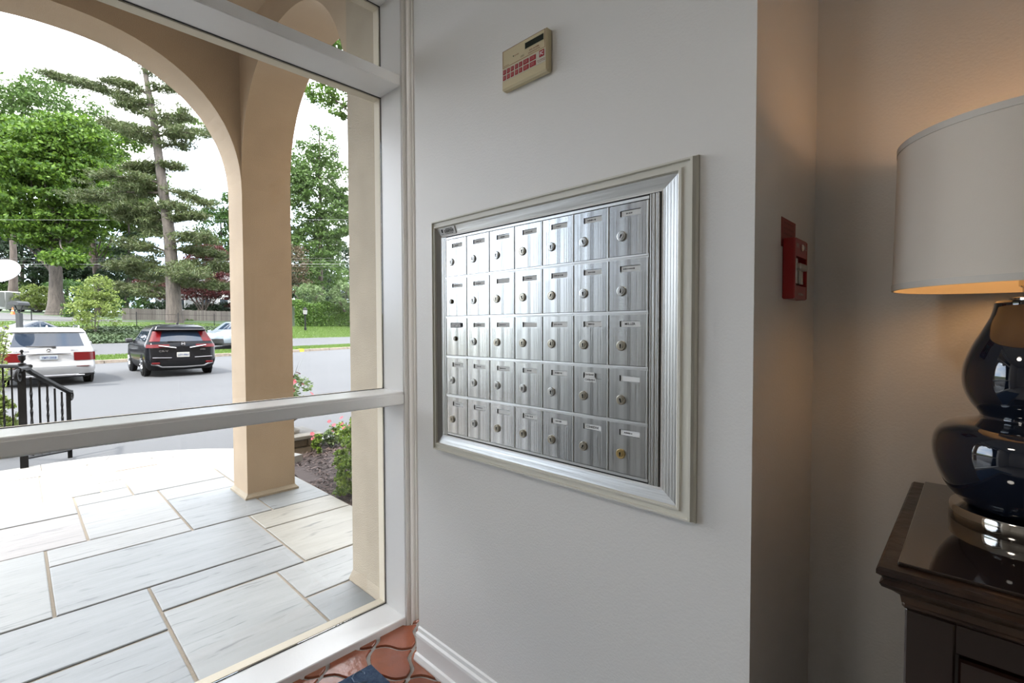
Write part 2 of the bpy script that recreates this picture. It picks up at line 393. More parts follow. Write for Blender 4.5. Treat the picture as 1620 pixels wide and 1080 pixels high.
flags = [(-2.545, -1.97, -.62, .45, 0), (-2.725, -1.97, .45, .965, 1), (-2.36, -1.97, .965, 1.21, 5), (-2.735, -2.36, .965, 1.73, 1), (-3.035, -2.545, -.30, .45, 0),
    (-3.035, -2.73, .45, 1.125, 0), (-3.69, -3.035, .10, 1.125, 0), (-3.37, -2.735, 1.125, 1.73, 2), (-3.69, -3.37, 1.125, 1.73, 2), (-3.99, -3.035, -.7, .10, 1), (-3.99, -3.69, .10, .79, 4),
    (-4.48, -3.69, .79, 1.29, 0), (-4.48, -3.69, 1.29, 1.73, 5), (-4.82, -3.99, .295, .79, 4), (-4.63, -3.99, -.65, .295, 3), (-5.10, -4.63, -.5, .295, 4), (-5.10, -4.82, .295, .635, 4),
    (-4.82, -4.48, .79, 1.29, 4), (-5.40, -4.82, .635, 1.29, 4), (-5.40, -4.48, 1.29, 1.9, 4), (-6.04, -5.10, -.75, .13, 3), (-5.75, -5.10, .13, .465, 4), (-5.40, -5.10, .465, .635, 4), (-5.72, -5.40, .635, 1.14, 4), (-5.72, -5.40, 1.14, 1.9, 1),
    (-5.75, -5.40, .465, .635, 4), (-6.04, -5.75, .13, .465, 4), (-6.35, -5.75, .465, .95, 3), (-6.4, -6.04, -.9, .465, 4), (-6.3, -5.72, .95, 1.7, 4),
    (-2.545, -1.97, -1.9, -.62, 1), (-3.035, -2.545, -1.9, -.30, 1), (-3.99, -3.035, -1.9, -.7, 0), (-4.63, -3.99, -1.9, -.65, 4), (-5.10, -4.63, -1.9, -.5, 1), (-6.04, -5.10, -1.9, -.75, 4)]
def slab(poly, z1, m, name='flagstone', parent=None, z0=None, g=.007):
    cx = sum(p[0] for p in poly) / len(poly); cy = sum(p[1] for p in poly) / len(poly)
    def ins(d):
        out = []
        for x, y in poly:
            L = math.hypot(x - cx, y - cy); sx = min(1, d / max(abs(x - cx), 1e-4)); sy = min(1, d / max(abs(y - cy), 1e-4)); out.append((x - (x - cx) * sx, y - (y - cy) * sy))
        return out
    a, b = ins(g), ins(g + .004); n = len(poly); mb = MB(); z0 = PZ - .03 if z0 is None else z0
    vs = [(x, y, z0) for x, y in a] + [(x, y, z1 - .003) for x, y in a] + [(x, y, z1) for x, y in b]
    fs = [tuple(range(2 * n, 3 * n))] + [(l * n + i, l * n + (i + 1) % n, (l + 1) * n + (i + 1) % n, (l + 1) * n + i) for l in range(2) for i in range(n)]
    mb.add(vs, fs); return obj(name, mb, m, parent)
for x0, x1, y0, y1, k in flags:
    poly = [(x0, y0), (x1, y0), (x1, y1), (x0, y1)]
    if x0 < -4.56: poly = to_circle(poly)
    poly = clip(poly, lambda p: 1.73 - p[1]) if poly else poly
    if len(poly) >= 3: slab(poly, PZ + rnd.uniform(-.001, .003), SM[k], parent=patio)
A0, A1 = arc(RI, 60), arc(2.0, 60)
seg = 0
for i0 in range(0, 60, 5):
    i1 = i0 + 5; poly = A0[i0:i1 + 1] + A1[i0:i1 + 1][::-1]
    if min(p[1] for p in poly) > 1.75 or max(p[1] for p in poly) < -1.75: continue
    mb = MB(); c = np.mean(poly, 0); poly = [(x + (c[0] - x) * .012, y + (c[1] - y) * .012) for x, y in poly]
    n = len(poly); mb.prism(poly[::-1], -.2, PZ + .001); obj('edge_stone', mb, SM[4], patio)

# ------------------------------------------------------------------ letterbox bank
bank = thing('letterbox_bank', 'bank of thirty-five aluminium letterboxes in a cream moulded frame on the grey wall', 'mailbox', ((-1.4326 - .4557) / 2, WY, .85))
fn = lambda u, v, h: (u, WY - h, v)
prof = [(0, .004), (0, .013), (.004, .017), (.011, .017), (.014, .012), (.034, .013), (.037, .020), (.044, .020), (.048, .010), (.0535, .006), (.0535, 0)]
mb = MB(); vs = []; n = len(prof)
L0, R0, T0, B0 = -1.4166, -.5000, 1.655, .8790
sc = {'L': .016 / .0535, 'R': .0443 / .0535, 'T': .030 / .0535, 'B': .030 / .0535}
for (u, su, kx), (v, sv, kz) in (((L0, -1, 'L'), (B0, -1, 'B')), ((R0, 1, 'R'), (B0, -1, 'B')), ((R0, 1, 'R'), (T0, 1, 'T')), ((L0, -1, 'L'), (T0, 1, 'T'))):
    for o, h in prof: vs.append(fn(u + su * o * sc[kx], v + sv * o * sc[kz], h))
mb.add(vs, [(c * n + i, ((c + 1) % 4) * n + i, ((c + 1) % 4) * n + i + 1, c * n + i + 1) for c in range(4) for i in range(n - 1)])
obj('frame_moulding', mb, M['wood_cream'], bank)['label'] = 'cream painted wooden moulding'
Li, Ri, Ti, Bi = -1.3947, -.5466, 1.6226, .9117
HO, HI, HD = .008, -.002, -.004
BEV_DIM = mat('bevel_aluminium_dimmed', (.42, .41, .385), .36, 1, bump=.08, bscale=90, stretch=(1, 1, .02), var=.15, vscale=60)  # side bevels: same aluminium, base darkened to paint out their bright sky reflection
def bevel(nm, q, m):
    mb = MB(); mb.add([fn(a, b, h) for a, b, h in q], [(0, 1, 2, 3)]); c = [fn(a, b, h - .004) for a, b, h in q]; mb.add(c, [(3, 2, 1, 0)])
    # fine extruded ribs along the length
    A, B, C, D = [Vector(fn(*p)) for p in q]
    for t in (.12, .3, .48, .66, .84):
        a = A.lerp(D, t); b = B.lerp(C, t); a2 = A.lerp(D, t + .04); b2 = B.lerp(C, t + .04); o = Vector((0, -.0008, 0))
        mb.add([a + o, b + o, b2 + o, a2 + o], [(0, 1, 2, 3)])
    obj(nm, mb, m, bank)
bevel('metal_frame', [(L0, T0, HO), (R0, T0, HO), (Ri, Ti, HI), (Li, Ti, HI)], M['alu_h'])
bevel('metal_frame', [(R0, B0, HO), (L0, B0, HO), (Li, Bi, HI), (Ri, Bi, HI)], M['alu_h'])
bevel('metal_frame', [(L0, B0, HO), (L0, T0, HO), (Li, Ti, HI), (Li, Bi, HI)], BEV_DIM)
bevel('metal_frame', [(R0, T0, HO), (R0, B0, HO), (Ri, Bi, HI), (Ri, Ti, HI)], BEV_DIM)
obj('back_plate', MB().box(Li, Ri, WY + .012, WY - .0005, Bi, Ti), M['dark'], bank)
GL, GR, GT, GB = -1.3646, -.5766, 1.613, .920
PW, PH = (GR - GL) / 7, (GT - GB) / 5
for a, b in ((Li + .003, GL - .001), (GR + .001, Ri - .003)):
    mb = MB().box(a, b, WY, WY - .003, Bi + .002, Ti - .003); d = (b - a)
    for t in (.08, .30, .42, .70, .86): mb.box(a + d * t, a + d * (t + .09), WY - .003, WY - .0055, Bi + .002, Ti - .003)
    obj('side_post', mb, M['alu'], bank)
for r in range(6):
    z = GT - r * PH
    mb = MB().box(GL, GR, WY, WY - .005, z - .0052, z + .0040); mb.box(GL, GR, WY - .005, WY - .0068, z - .0012, z + .0034)
    if r in (0, 5): mb = MB().box(GL, GR, WY, WY - .005, z - .003, z + .004)
    obj('shelf_rail', mb, M['alu_h'], bank)
dw, dh = .1038, PH - .0105
def door_mesh():
    mb = MB(); xs = [0, .0308, .0308 + .0575, dw]; zs = [0, dh - .0305, dh - .0155, dh]; y = -.0045; t = -.0006
    for i in range(3):
        for j in range(3):
            if i == 1 and j == 1: continue
            mb.add([(xs[i], y, zs[j]), (xs[i + 1], y, zs[j]), (xs[i + 1], y, zs[j + 1]), (xs[i], y, zs[j + 1])], [(0, 1, 2, 3)])
    a, b, c, d = xs[1], xs[2], zs[1], zs[2]
    mb.add([(a, y, c), (b, y, c), (b, y, d), (a, y, d), (a, t, c), (b, t, c), (b, t, d), (a, t, d)], [(0, 4, 5, 1), (1, 5, 6, 2), (2, 6, 7, 3), (3, 7, 4, 0)], 1); mb.add([(a, t, c), (b, t, c), (b, t, d), (a, t, d)], [(0, 1, 2, 3)], 0)
    mb.add([(0, y, 0), (dw, y, 0), (dw, y, dh), (0, y, dh), (0, 0, 0), (dw, 0, 0), (dw, 0, dh), (0, 0, dh)], [(0, 1, 5, 4), (1, 2, 6, 5), (2, 3, 7, 6), (3, 0, 4, 7)])
    for q in (.10, .155, .50, .56, .72, .80, .88, .94):       # shallow extruded ribs below the name slot
        mb.add([(dw * q, y - .0006, 0), (dw * (q + .022), y - .0006, 0), (dw * (q + .022), y - .0006, dh - .034), (dw * q, y - .0006, dh - .034)], [(0, 1, 2, 3)])
    return mb
DM = [mat('letterbox_door_metal_%d' % i, c, r, 1, bump=.025, bscale=70, stretch=(1, 1, .012), var=.36, vscale=42) for i, (c, r) in enumerate([((.78, .78, .76), .27), ((.70, .70, .68), .30), ((.84, .84, .82), .25)])]
LOCK = {k: mat('lock_' + k, c, .28, 1) for k, c in (('steel', (.58, .57, .54)), ('brass', (.62, .47, .22)), ('worn', (.50, .46, .38)), ('dark', (.10, .085, .06)))}
CARD = mat('name_card', (.74, .75, .74), .6); CARDW = mat('name_card_white', (.86, .87, .86), .6)
door0 = [obj('letterbox_door', door_mesh(), [DM[i], M['dark']], bank, local=True) for i in range(3)]
f90 = lambda x, y, z: (x, -z, y)
def lock_mesh(r=.0128):
    mb = MB(); mb.lathe([(r, 0), (r, .003), (r * .92, .0045), (r * .80, .0047), (r * .76, .0036), (r * .60, .0036), (r * .57, .0052), (r * .2, .0054), (0, .0054)], fn=f90, n=20)
    mb.box(-.0011, .0011, -.0054, -.0062, -.006, .004, 1); mb.box(-.0019, .0019, -.0054, -.0062, -.001, .0045, 1); return mb
lock0 = {k: obj('lock', lock_mesh(), [LOCK[k], M['ink']], door0[0], smooth=True, local=True) for k in LOCK}
lock0['dark'].data = lock0['dark'].data.copy(); 
lockd = lock_mesh(.0085); tmpo = obj('lock', lockd, [LOCK['dark'], LOCK['steel']], door0[0], smooth=True, local=True)
bpy.data.objects.remove(lock0['dark']); lock0['dark'] = tmpo
card0 = {m.name: obj('name_card', MB().box(0, .0555, -.0010, -.0018, 0, .0137), m, door0[0], local=True) for m in (CARD, CARDW)}
rows = ['ssswsss', 'dswwwss', 'dswwwww', 'sbbssww', 'wswwwwb']
blank = {(1, 2), (2, 3), (3, 6), (4, 2)}
words_ = {(2, 6): 'MILLER', (4, 5): 'CONRIDINE'}
fp = {k: False for k in range(3)}; lp = {k: False for k in lock0}; cp = {k: False for k in card0}
for r in range(5):
    for c in range(7):
        k = [0, 1, 2, 1, 0, 2, 1, 0][(c * 3 + r * 5) % 8]
        loc = Vector((GL + c * PW + .0012, WY, GT - (r + 1) * PH + .0052)) - wloc(bank)
        if not fp[k]: d = door0[k]; d.location = loc; fp[k] = True
        else: d = copy_obj(door0[k], loc, bank)
        lk = {'s': 'steel', 'w': 'worn', 'd': 'dark', 'b': 'steel'}[rows[r][c]]
        if (r, c) == (4, 6): lk = 'brass'
        dx = .0355 if c == 6 else (.0315 if c else .0285)
        ll = Vector((dx, -.0045, dh - .0785))
        if (r, c) == (2, 0): ll = Vector((.050, -.0045, dh - .070))
        if not lp[lk]: o = lock0[lk]; o.parent = d; o.location = ll; lp[lk] = True
        else: o = copy_obj(lock0[lk], ll, d)
        o.rotation_euler = (0, [0, 0, .5, 0, -.35, 3.14, 0][(r * 3 + c * 5) % 7], 0)
        if (r, c) == (2, 0):
            mb = MB().box(.022, .080, -.0046, -.0052, dh - .0315, dh - .0145); a = obj('name_card', mb, mat('black_label', (.03, .03, .035), .5), d, local=True); a['label'] = 'black label with white print'
            mb = MB()
            for q, wd in ((.0035, .046), (-.003, .050)): scribble(mb, (.051, -.0054, dh - .023 + q), (1, 0, 0), (0, 0, 1), wd, .006, 9, seed=3 + int(q * 1e4))
            obj('lettering', mb, CARDW, d, local=True); continue
        if (r, c) == (3, 5):
            for zz, xx, wd, tx in ((-.0265, .036, .031, 'SAYDAR'), (-.0400, .034, .037, 'CARRARA')):
                obj('name_card', MB().box(xx, xx + wd, -.0046, -.0051, dh + zz, dh + zz + .0125), CARDW, d, local=True)
                mb = MB(); put_text(mb, tx, (xx + wd / 2, -.0053, dh + zz + .0063), (1, 0, 0), (0, 0, 1), .0055, wd * .86); obj('lettering', mb, M['ink'], d, local=True)
            continue
        cm = (CARDW if r >= 3 or (r == 2 and c in (4, 6)) else CARD).name
        cl = Vector((.0333, 0, dh - .0303))
        if not cp[cm]: o = card0[cm]; o.parent = d; o.location = cl; cp[cm] = True
        else: o = copy_obj(card0[cm], cl, d)
        if (r * 7 + c) % 5 == 2: o.rotation_euler = (0, .035, 0)
        if (r, c) in blank: continue
        mb = MB(); cc = (.0590, -.0021, dh - .0232)
        if (r, c) in words_: put_text(mb, words_[(r, c)], cc, (1, 0, 0), (0, 0, 1), .0062, .030 if c == 6 else .040)
        else: scribble(mb, (.0555, -.0021, dh - .0232), (1, 0, 0), (0, 0, 1), .018 + .003 * ((r * 5 + c * 3) % 6), .0042, 5 + (r + 2 * c) % 5, seed=r * 7 + c)
        obj('lettering', mb, M['ink'], d, local=True)
for k in lock0:
    if not lp[k]: bpy.data.objects.remove(lock0[k])
for k in card0:
    if not cp[k]: bpy.data.objects.remove(card0[k])
div0 = None
for r in range(5):
    for c in range(1, 8):
        x = GL + c * PW - .0068; z = GT - (r + 1) * PH + .0045
        if div0 is None:
            div0 = obj('divider', MB().box(0, .0062, 0, -.0042, 0, PH - .0095).box(.0018, .0046, -.0042, -.0060, 0, PH - .0095), M['alu'], bank, local=True); div0.location = Vector((x, WY, z)) - wloc(bank)
        else: copy_obj(div0, Vector((x, WY, z)) - wloc(bank), bank)
# inspection sticker on the top of the metal frame
A = Vector(fn(Li - .002, Ti + .022, .0065)); up = (Vector(fn(L0, T0, HO)) - Vector(fn(L0, Ti, HI))).normalized(); rt = Vector((1, 0, 0)); nr = Vector((0, -.0012, 0))
st = A + rt * .002 - up * .018
mb = MB(); q = [st + nr, st + rt * .082 + nr, st + rt * .082 + up * .026 + nr, st + up * .026 + nr]; mb.add(q + [p - nr * .6 for p in q], [(0, 1, 2, 3), (7, 6, 5, 4)]); sk = obj('sticker', mb, CARD, bank); sk['label'] = 'silver inspection sticker with black print'
mb = MB(); n2 = nr * 1.6
for i, (v, wd, h) in enumerate(((.021, .038, .004), (.0155, .05, .006), (.0105, .05, .006), (.0045, .044, .003))): scribble(mb, st + rt * .050 + up * v + n2, rt, up, wd, h, 10, seed=40 + i)
c0 = st + rt * .012 + up * .016 + n2
mb.add([c0 - rt * .004 - up * .006, c0 + rt * .004 - up * .006, c0 + rt * .005 + up * .006, c0 - rt * .005 + up * .006], [(0, 1, 2, 3)]); scribble(mb, c0 - up * .011, rt, up, .014, .003, 4, seed=9)
obj('lettering', mb, M['ink'], sk)

# ------------------------------------------------------------------ alarm annunciator panel
ax0, ax1, az0, az1, ay = -1.0637, -.8814, 2.021, 2.142, 1.0563
pn = thing('alarm_panel', 'cream fire alarm panel with red buttons and small dark screen, high on grey wall', 'alarm panel', ((ax0 + ax1) / 2, WY, az0))
PM = mat('cream_plastic', (.62, .53, .33), .4); RM = mat('red_membrane', (.36, .018, .022), .4); BR = mat('brown_print', (.22, .05, .03), .5)
obj('housing', MB().box(ax0, ax1, ay, WY, az0, az1, bev=.005), PM, pn)
Y1 = ay - .0004
def frect(x0, x1, z0, z1, y=Y1, t=.0006): return MB().box(x0, x1, y, y - t, z0, z1)
pw = ax1 - ax0
fx = lambda u: ax0 + u * pw
fz = lambda v: az0 + v * (az1 - az0)
mb = MB()
for a, b, c, d in ((.04, .96, .955, .962), (.04, .96, .545, .552), (.04, .046, .545, .962), (.954, .96, .545, .962)): mb.box(fx(a), fx(b), Y1, Y1 - .0004, fz(c), fz(d))
obj('border_line', mb, BR, pn)
obj('display', frect(fx(.545), fx(.93), fz(.735), fz(.875)), mat('dark_lcd', (.012, .018, .013), .15), pn)
obj('display_surround', frect(fx(.53), fx(.945), fz(.715), fz(.895), t=.0003), mat('lcd_surround', (.52, .45, .28), .5), pn)
mb = MB(); R_, U_ = (1, 0, 0), (0, 0, 1)
put_text(mb, 'FIRE ALARM', (fx(.735), Y1 - .0005, fz(.655)), R_, U_, .0042, pw * .20); put_text(mb, 'ANNUNCIATOR', (fx(.735), Y1 - .0005, fz(.595)), R_, U_, .0042, pw * .25)
put_text(mb, 'POWER', (fx(.36), Y1 - .0005, fz(.715)), R_, U_, .004, pw * .10)
scribble(mb, (fx(.13), Y1 - .0005, fz(.58)), R_, U_, pw * .12, .002, 6, seed=2)
obj('lettering', mb, BR, pn)
obj('indicator_light', MB().lathe([(.0018, 0), (.0018, .001), (0, .0014)], (fx(.285), Y1, fz(.72)), 10, fn=f90), mat('green_lens', (.05, .12, .05), .3), pn)
mb = MB()
for i in range(5):
    for j in range(3): mb.box(fx(.45 + i * .016), fx(.455 + i * .016), Y1, Y1 - .0004, fz(.59 + j * .018), fz(.597 + j * .018))
obj('sounder_holes', mb, M['ink'], pn)
obj('keypad', frect(fx(.03), fx(.97), fz(.215), fz(.515), t=.0003), mat('keypad_grey', (.60, .56, .46), .45), pn)
cols = [(.045, .115), (.135, .205), (.225, .295), (.32, .39), (.41, .485), (.505, .625), (.645, .775)]
for i, (a, b) in enumerate(cols):
    for j, (c, d) in enumerate(((.375, .49), (.235, .35))):
        bt = obj('button', MB().box(fx(a), fx(b), Y1, Y1 - .0014, fz(c), fz(d), bev=.0008), RM, pn)
        mb = MB()
        for q in (.65, .35): scribble(mb, (fx((a + b) / 2), Y1 - .0017, fz(c + (d - c) * q)), R_, U_, pw * (b - a) * .6, .0022, 4, seed=i * 3 + j)
        obj('lettering', mb, mat('pink_print', (.55, .30, .28), .5) if i == 0 and j == 0 else bpy.data.materials['pink_print'], bt)
lg = obj('logo_plate', frect(fx(.845), fx(.945), fz(.36), fz(.51), t=.001), RM, pn)
mb = MB(); put_text(mb, 'FC', (fx(.895), Y1 - .0014, fz(.437)), R_, U_, .0105, pw * .065); obj('lettering', mb, CARDW, lg)
mb = MB(); scribble(mb, (fx(.89), Y1 - .0006, fz(.30)), R_, U_, pw * .17, .003, 8, seed=8); scribble(mb, (fx(.89), Y1 - .0006, fz(.265)), R_, U_, pw * .15, .0025, 8, seed=18); obj('lettering', mb, BR, pn)

# ------------------------------------------------------------------ fire alarm pull station on the return wall (faces +X)
py0, py1, pz0, pz1, pxf = 1.279, 1.3956, 1.3657, 1.5104, -.3117
ps = thing('pull_station', 'red fire alarm pull station on the wall beside the alcove', 'fire alarm', (CX, (py0 + py1) / 2, pz0))
RD = mat('red_enamel', (.33, .010, .012), .3); RD2 = mat('red_sticker', (.24, .025, .02), .45); CH = mat('chrome', (.75, .75, .76), .12, 1)
mb = MB(); mb.box(CX, pxf, py0, py0 + .012, pz0, pz1, bev=.003); mb.box(CX, pxf, py1 - .012, py1, pz0, pz1, bev=.003)
mb.box(CX, pxf - .0004, py0 + .011, py1 - .011, pz1 - .043, pz1 - .0006); mb.box(CX, pxf - .0004, py0 + .011, py1 - .011, pz0 + .0006, pz0 + .032); mb.box(CX, CX + .010, py0 + .01, py1 - .01, pz0 + .02, pz1 - .03)
obj('housing', mb, RD, ps)
fx90 = lambda x, y, z: (z, x, y)
obj('lock', MB().lathe([(.0085, 0), (.0085, .004), (.006, .006), (0, .006)], (pxf, py0 + .052, pz1 - .021), 16, fn=fx90), CH, ps, smooth=True)
mb = MB(); mb.box(CX + .010, pxf - .002, py0 + .018, py0 + .036, pz0 + .036, pz1 - .046, bev=.002); mb.box(CX + .010, pxf - .004, py1 - .036, py1 - .018, pz0 + .036, pz1 - .07, bev=.002); obj('side_guide', mb, CH, ps)
mb = MB(); mb.box(CX + .012, pxf + .006, py0 + .030, py1 - .022, pz0 + .070, pz0 + .086, bev=.003); mb.box(CX + .012, pxf - .001, py0 + .050, py0 + .064, pz0 + .036, pz0 + .075, bev=.002); obj('pull_handle', mb, mat('steel_handle', (.55, .54, .50), .3, 1), ps)
mb = MB(); Yr, Zu = (0, 1, 0), (0, 0, 1)
put_text(mb, 'FIRE', (pxf + .0006, py0 + .022, pz1 - .018), Yr, Zu, .010, .020); put_text(mb, 'PULL', (pxf + .0006, py1 - .024, pz1 - .018), Yr, Zu, .010, .022); scribble(mb, (pxf + .0006, py0 + .058, pz0 + .012), Yr, Zu, .05, .006, 7, seed=4)
obj('lettering', mb, mat('grey_print', (.45, .38, .36), .5), ps)
sp = thing('wall_notice', 'flat red notice sticker on the wall above the pull station', 'notice', (CX, 1.326, 1.51))
mb = MB().box(CX, CX + .0012, 1.266, 1.386, pz1 - .02, 1.5595); obj('sticker', mb, RD2, sp)
mb = MB()
for i in range(3): scribble(mb, (CX + .0016, 1.326, 1.549 - .013 * i), Yr, Zu, .085, .005, 8, seed=60 + i)
obj('lettering', mb, mat('dark_red_print', (.13, .012, .012), .5), sp)

# ------------------------------------------------------------------ sideboard
TZ = .9055; tx0, tx1, ty0, ty1 = -.110, 1.25, .979, LY - .012
WD = mat('dark_mahogany', (.016, .006, .004), .22, bump=.06, bscale=6, stretch=(.6, 6, 6), var=.45, vscale=5, coat=.5)
WDE = mat('worn_mahogany_edge', (.045, .022, .011), .3, bump=.25, bscale=30, col2=(.015, .007, .005), vscale=14)
sb = thing('sideboard', 'dark mahogany sideboard with moulded edge against the alcove wall', 'sideboard', ((tx0 + tx1) / 2, (ty0 + ty1) / 2, 0))
prof = [(-.03, 0), (-.001, 0), (.003, -.004), (.003, -.011), (-.004, -.016), (-.006, -.022), (-.001, -.027), (-.004, -.033), (-.016, -.040), (-.026, -.048), (-.028, -.060), (-.045, -.060)]
mb = MB(); n = len(prof); vs = []
cham = .030
corner = lambda o: [(tx0 - o, ty1), (tx0 - o, ty0 + cham * 0 - o), (tx1 + o, ty0 - o), (tx1 + o, ty1)]
for q in range(4):
    for o, h in prof:
        x, y = corner(o)[q]; vs.append((x, y, TZ + h))
mb.add(vs, [(c * n + i, c * n + i + 1, (c + 1) * n + i + 1, (c + 1) * n + i) for c in range(3) for i in range(n - 1)]); mb.add([vs[c * n] for c in range(4)], [(3, 2, 1, 0)][:1])
obj('top', mb, WDE, sb, smooth=True)
bx0, bx1, by0 = tx0 + .032, tx1 - .032, ty0 + .034
mb = MB().box(bx0, bx1, by0 + .016, ty1, .10, TZ - .058)
obj('carcass', mb, WD, sb)
zt = TZ - .058
obj('frieze_moulding', MB().box(bx0 - .004, bx1 + .004, by0 - .006, by0 + .02, zt - .012, zt, bev=.004), WDE, sb)
for x in (bx0, (bx0 + bx1) / 2 - .03, bx1 - .06): obj('stile', MB().box(x, x + .062, by0 - .002, by0 + .02, .08, zt - .012, bev=.003), WD, sb)
obj('rail', MB().box(bx0 + .06, bx1 - .06, by0, by0 + .02, zt - .062, zt - .012, bev=.003), WD, sb)
obj('plinth', MB().box(bx0 - .012, bx1 + .012, by0 - .012, ty1, 0, .10, bev=.006), WD, sb)
for a, b in ((bx0 + .066, (bx0 + bx1) / 2 - .034), ((bx0 + bx1) / 2 + .036, bx1 - .066)):
    mb = MB(); fr = lambda u, v, h: (u, by0 + .010 - h, v)
    mb.sweep([(0, 0), (.0, .010), (.012, .012), (.055, .012), (.058, .006)], (a + .058, b - .058, .16, zt - .125), fr); mb.box(a + .058, b - .058, by0 + .006, by0 + .014, .16, zt - .125)
    mb.sweep([(-.045, .006), (-.02, 0)], (a + .058, b - .058, .16, zt - .125), fr)
    dr = obj('cabinet_door', mb, WD, sb)
    obj('knob', MB().lathe([(.006, 0), (.006, .012), (.013, .020), (.011, .027), (0, .029)], (b - .03 if a < .5 else a + .03, by0 - .002, .52), 14, fn=f90), LOCK['brass'], dr, smooth=True)
gt = obj('glass_top', MB().box(tx0 + .022, tx1 - .022, ty0 + .026, ty1 - .004, TZ, TZ + .006, bev=.0015), mat('dark_glass_sheet', (.022, .014, .010), .04, coat=1), None)
tag(gt, 'glass sheet lying on the sideboard top', 'glass sheet')

# ------------------------------------------------------------------ table lamp
lx, ly, lz = .072, 1.3456, TZ + .006
lamp = thing('table_lamp', 'table lamp with dark navy double gourd base and wide white drum shade', 'lamp', (lx, ly, lz))
NV = mat('navy_glaze', (.006, .010, .020), .04, coat=1); SN = mat('polished_nickel', (.60, .58, .54), .08, 1)
obj('foot', MB().lathe([(.1085, 0), (.1095, .002), (.1095, .028), (.1075, .031), (.06, .031), (0, .031)], (lx, ly, lz), 64), SN, lamp, smooth=True)['label'] = 'polished nickel disc foot'
Z = lambda z: z
body = [(.070, .942), (.088, .948), (.112, .972), (.130, 1.008), (.1385, 1.050), (.133, 1.085), (.112, 1.106), (.085, 1.114), (.070, 1.119), (.067, 1.124), (.070, 1.131), (.081, 1.147), (.091, 1.170), (.0950, 1.195), (.0925, 1.225), (.082, 1.258), (.068, 1.288), (.056, 1.315), (.0505, 1.336), (.0500, 1.344), (.046, 1.348), (0, 1.349)]
def spline(P, k=6):
    out = []
    for i in range(len(P) - 1):
        p0, p1, p2, p3 = P[max(i - 1, 0)], P[i], P[i + 1], P[min(i + 2, len(P) - 1)]
        for j in range(k):
            t = j / k; out.append(tuple(.5 * (2 * p1[a] + (p2[a] - p0[a]) * t + (2 * p0[a] - 5 * p1[a] + 4 * p2[a] - p3[a]) * t * t + (3 * p1[a] - p0[a] - 3 * p2[a] + p3[a]) * t ** 3) for a in (0, 1)))
    return out + [P[-1]]
obj('body', MB().lathe(spline(body[:-2], 4) + body[-2:], (lx, ly, 0), 72), NV, lamp, smooth=True)['label'] = 'glossy navy double gourd body'
obj('socket', MB().lathe([(.030, 1.348), (.030, 1.353), (.012, 1.356), (.012, 1.372), (.017, 1.376), (.017, 1.42), (.013, 1.425), (0, 1.425)], (lx, ly, 0), 24), SN, lamp, smooth=True)
BULB = mat('lit_bulb', (1, .8, .5), .4, emis=((1, .62, .30), 12))
obj('bulb', MB().lathe(spline([(.012, 1.425), (.015, 1.50), (.030, 1.545), (.032, 1.565), (.022, 1.588), (0, 1.596)], 4), (lx, ly, 0), 20), BULB, lamp, smooth=True)
sh = mat('linen_shade', (.74, .67, .58), .85, bump=.12, bscale=900, transl=.10)
shi = mat('shade_lining', (.78, .66, .45), .7, transl=.06)
s0, s1, r0, r1 = 1.374, 1.672, .2085, .2035
mb = MB(); mb.lathe([(r0, s0), (r1, s1)], (lx, ly, 0), 96); mb.f = mb.f[:-2]; mb.m = mb.m[:-2]
se = obj('shade', mb, sh, lamp, smooth='all')
mb = MB(); mb.lathe([(r1 - .0025, s1), (r0 - .0025, s0)], (lx, ly, 0), 96); mb.f = mb.f[:-2]; mb.m = mb.m[:-2]
obj('shade_lining', mb, shi, se, smooth='all')
TRM = mat('shade_tape', (.62, .57, .50), .7)
for zz, rr in ((s0, r0), (s1 - .0125, r1 + .0002)):
    mb = MB(); mb.lathe([(rr - .003, zz), (rr + .0012, zz), (rr + .0012, zz + .0125), (rr - .003, zz + .0125)], (lx, ly, 0), 96); mb.f = mb.f[:-2]; mb.m = mb.m[:-2]; obj('shade_trim', mb, TRM, se, smooth=True)
mb = MB()
for k in range(3):
    th = k * 2.094 + .4; mb.tube([(lx, ly, s1 - .025), (lx + .12 * math.cos(th), ly + .12 * math.sin(th), s1 - .02), (lx + (r1 - .003) * math.cos(th), ly + (r1 - .003) * math.sin(th), s1 - .004)], .0015, 6)
mb.tube([(lx + .004, ly, 1.376), (lx + .05, ly, 1.44), (lx + .05, ly, 1.56), (lx, ly, s1 - .025)], .0016, 6); mb.tube([(lx + .004, ly, 1.376), (lx - .05, ly, 1.44), (lx - .05, ly, 1.56), (lx, ly, s1 - .025)], .0016, 6)
obj('harp', mb, SN, lamp)
pl = bpy.data.lights.new('bulb_light', 'POINT'); pl.energy = 1.35; pl.color = (1, .58, .33); pl.shadow_soft_size = .03; po = bpy.data.objects.new('bulb_light', pl); COL.objects.link(po); po.location = (lx, ly, 1.60)

# ------------------------------------------------------------------ rug
rg = thing('rug', 'dark blue patterned rug on the terracotta tiles', 'rug', (-1.2, .3, .005))
rm = mat('navy_rug', (.018, .045, .105), .95, bump=.8, bscale=500, col2=(.05, .09, .16), vscale=60)
obj('pile', MB().box(-1.645, -.60, -.75, .920, .006, .016, bev=.004), rm, rg)
mb = MB(); rr = random.Random(5)
for i in range(26):
    cx, cy = -1.62 + rr.random() * .6, .90 - rr.random() * .8; a = rr.random() * 6.28; p = []
    for k in range(9): p.append((cx + (.004 * k + .012) * math.cos(a + k * .65), cy + (.004 * k + .012) * math.sin(a + k * .65), .0165))
    mb.tube([q for q in p if -1.64 < q[0] < -.7 and -.7 < q[1] < .915] or p[:2], .0018, 4)
obj('scroll_pattern', mb, mat('pale_blue_yarn', (.16, .22, .30), .95), rg)['kind'] = 'stuff'
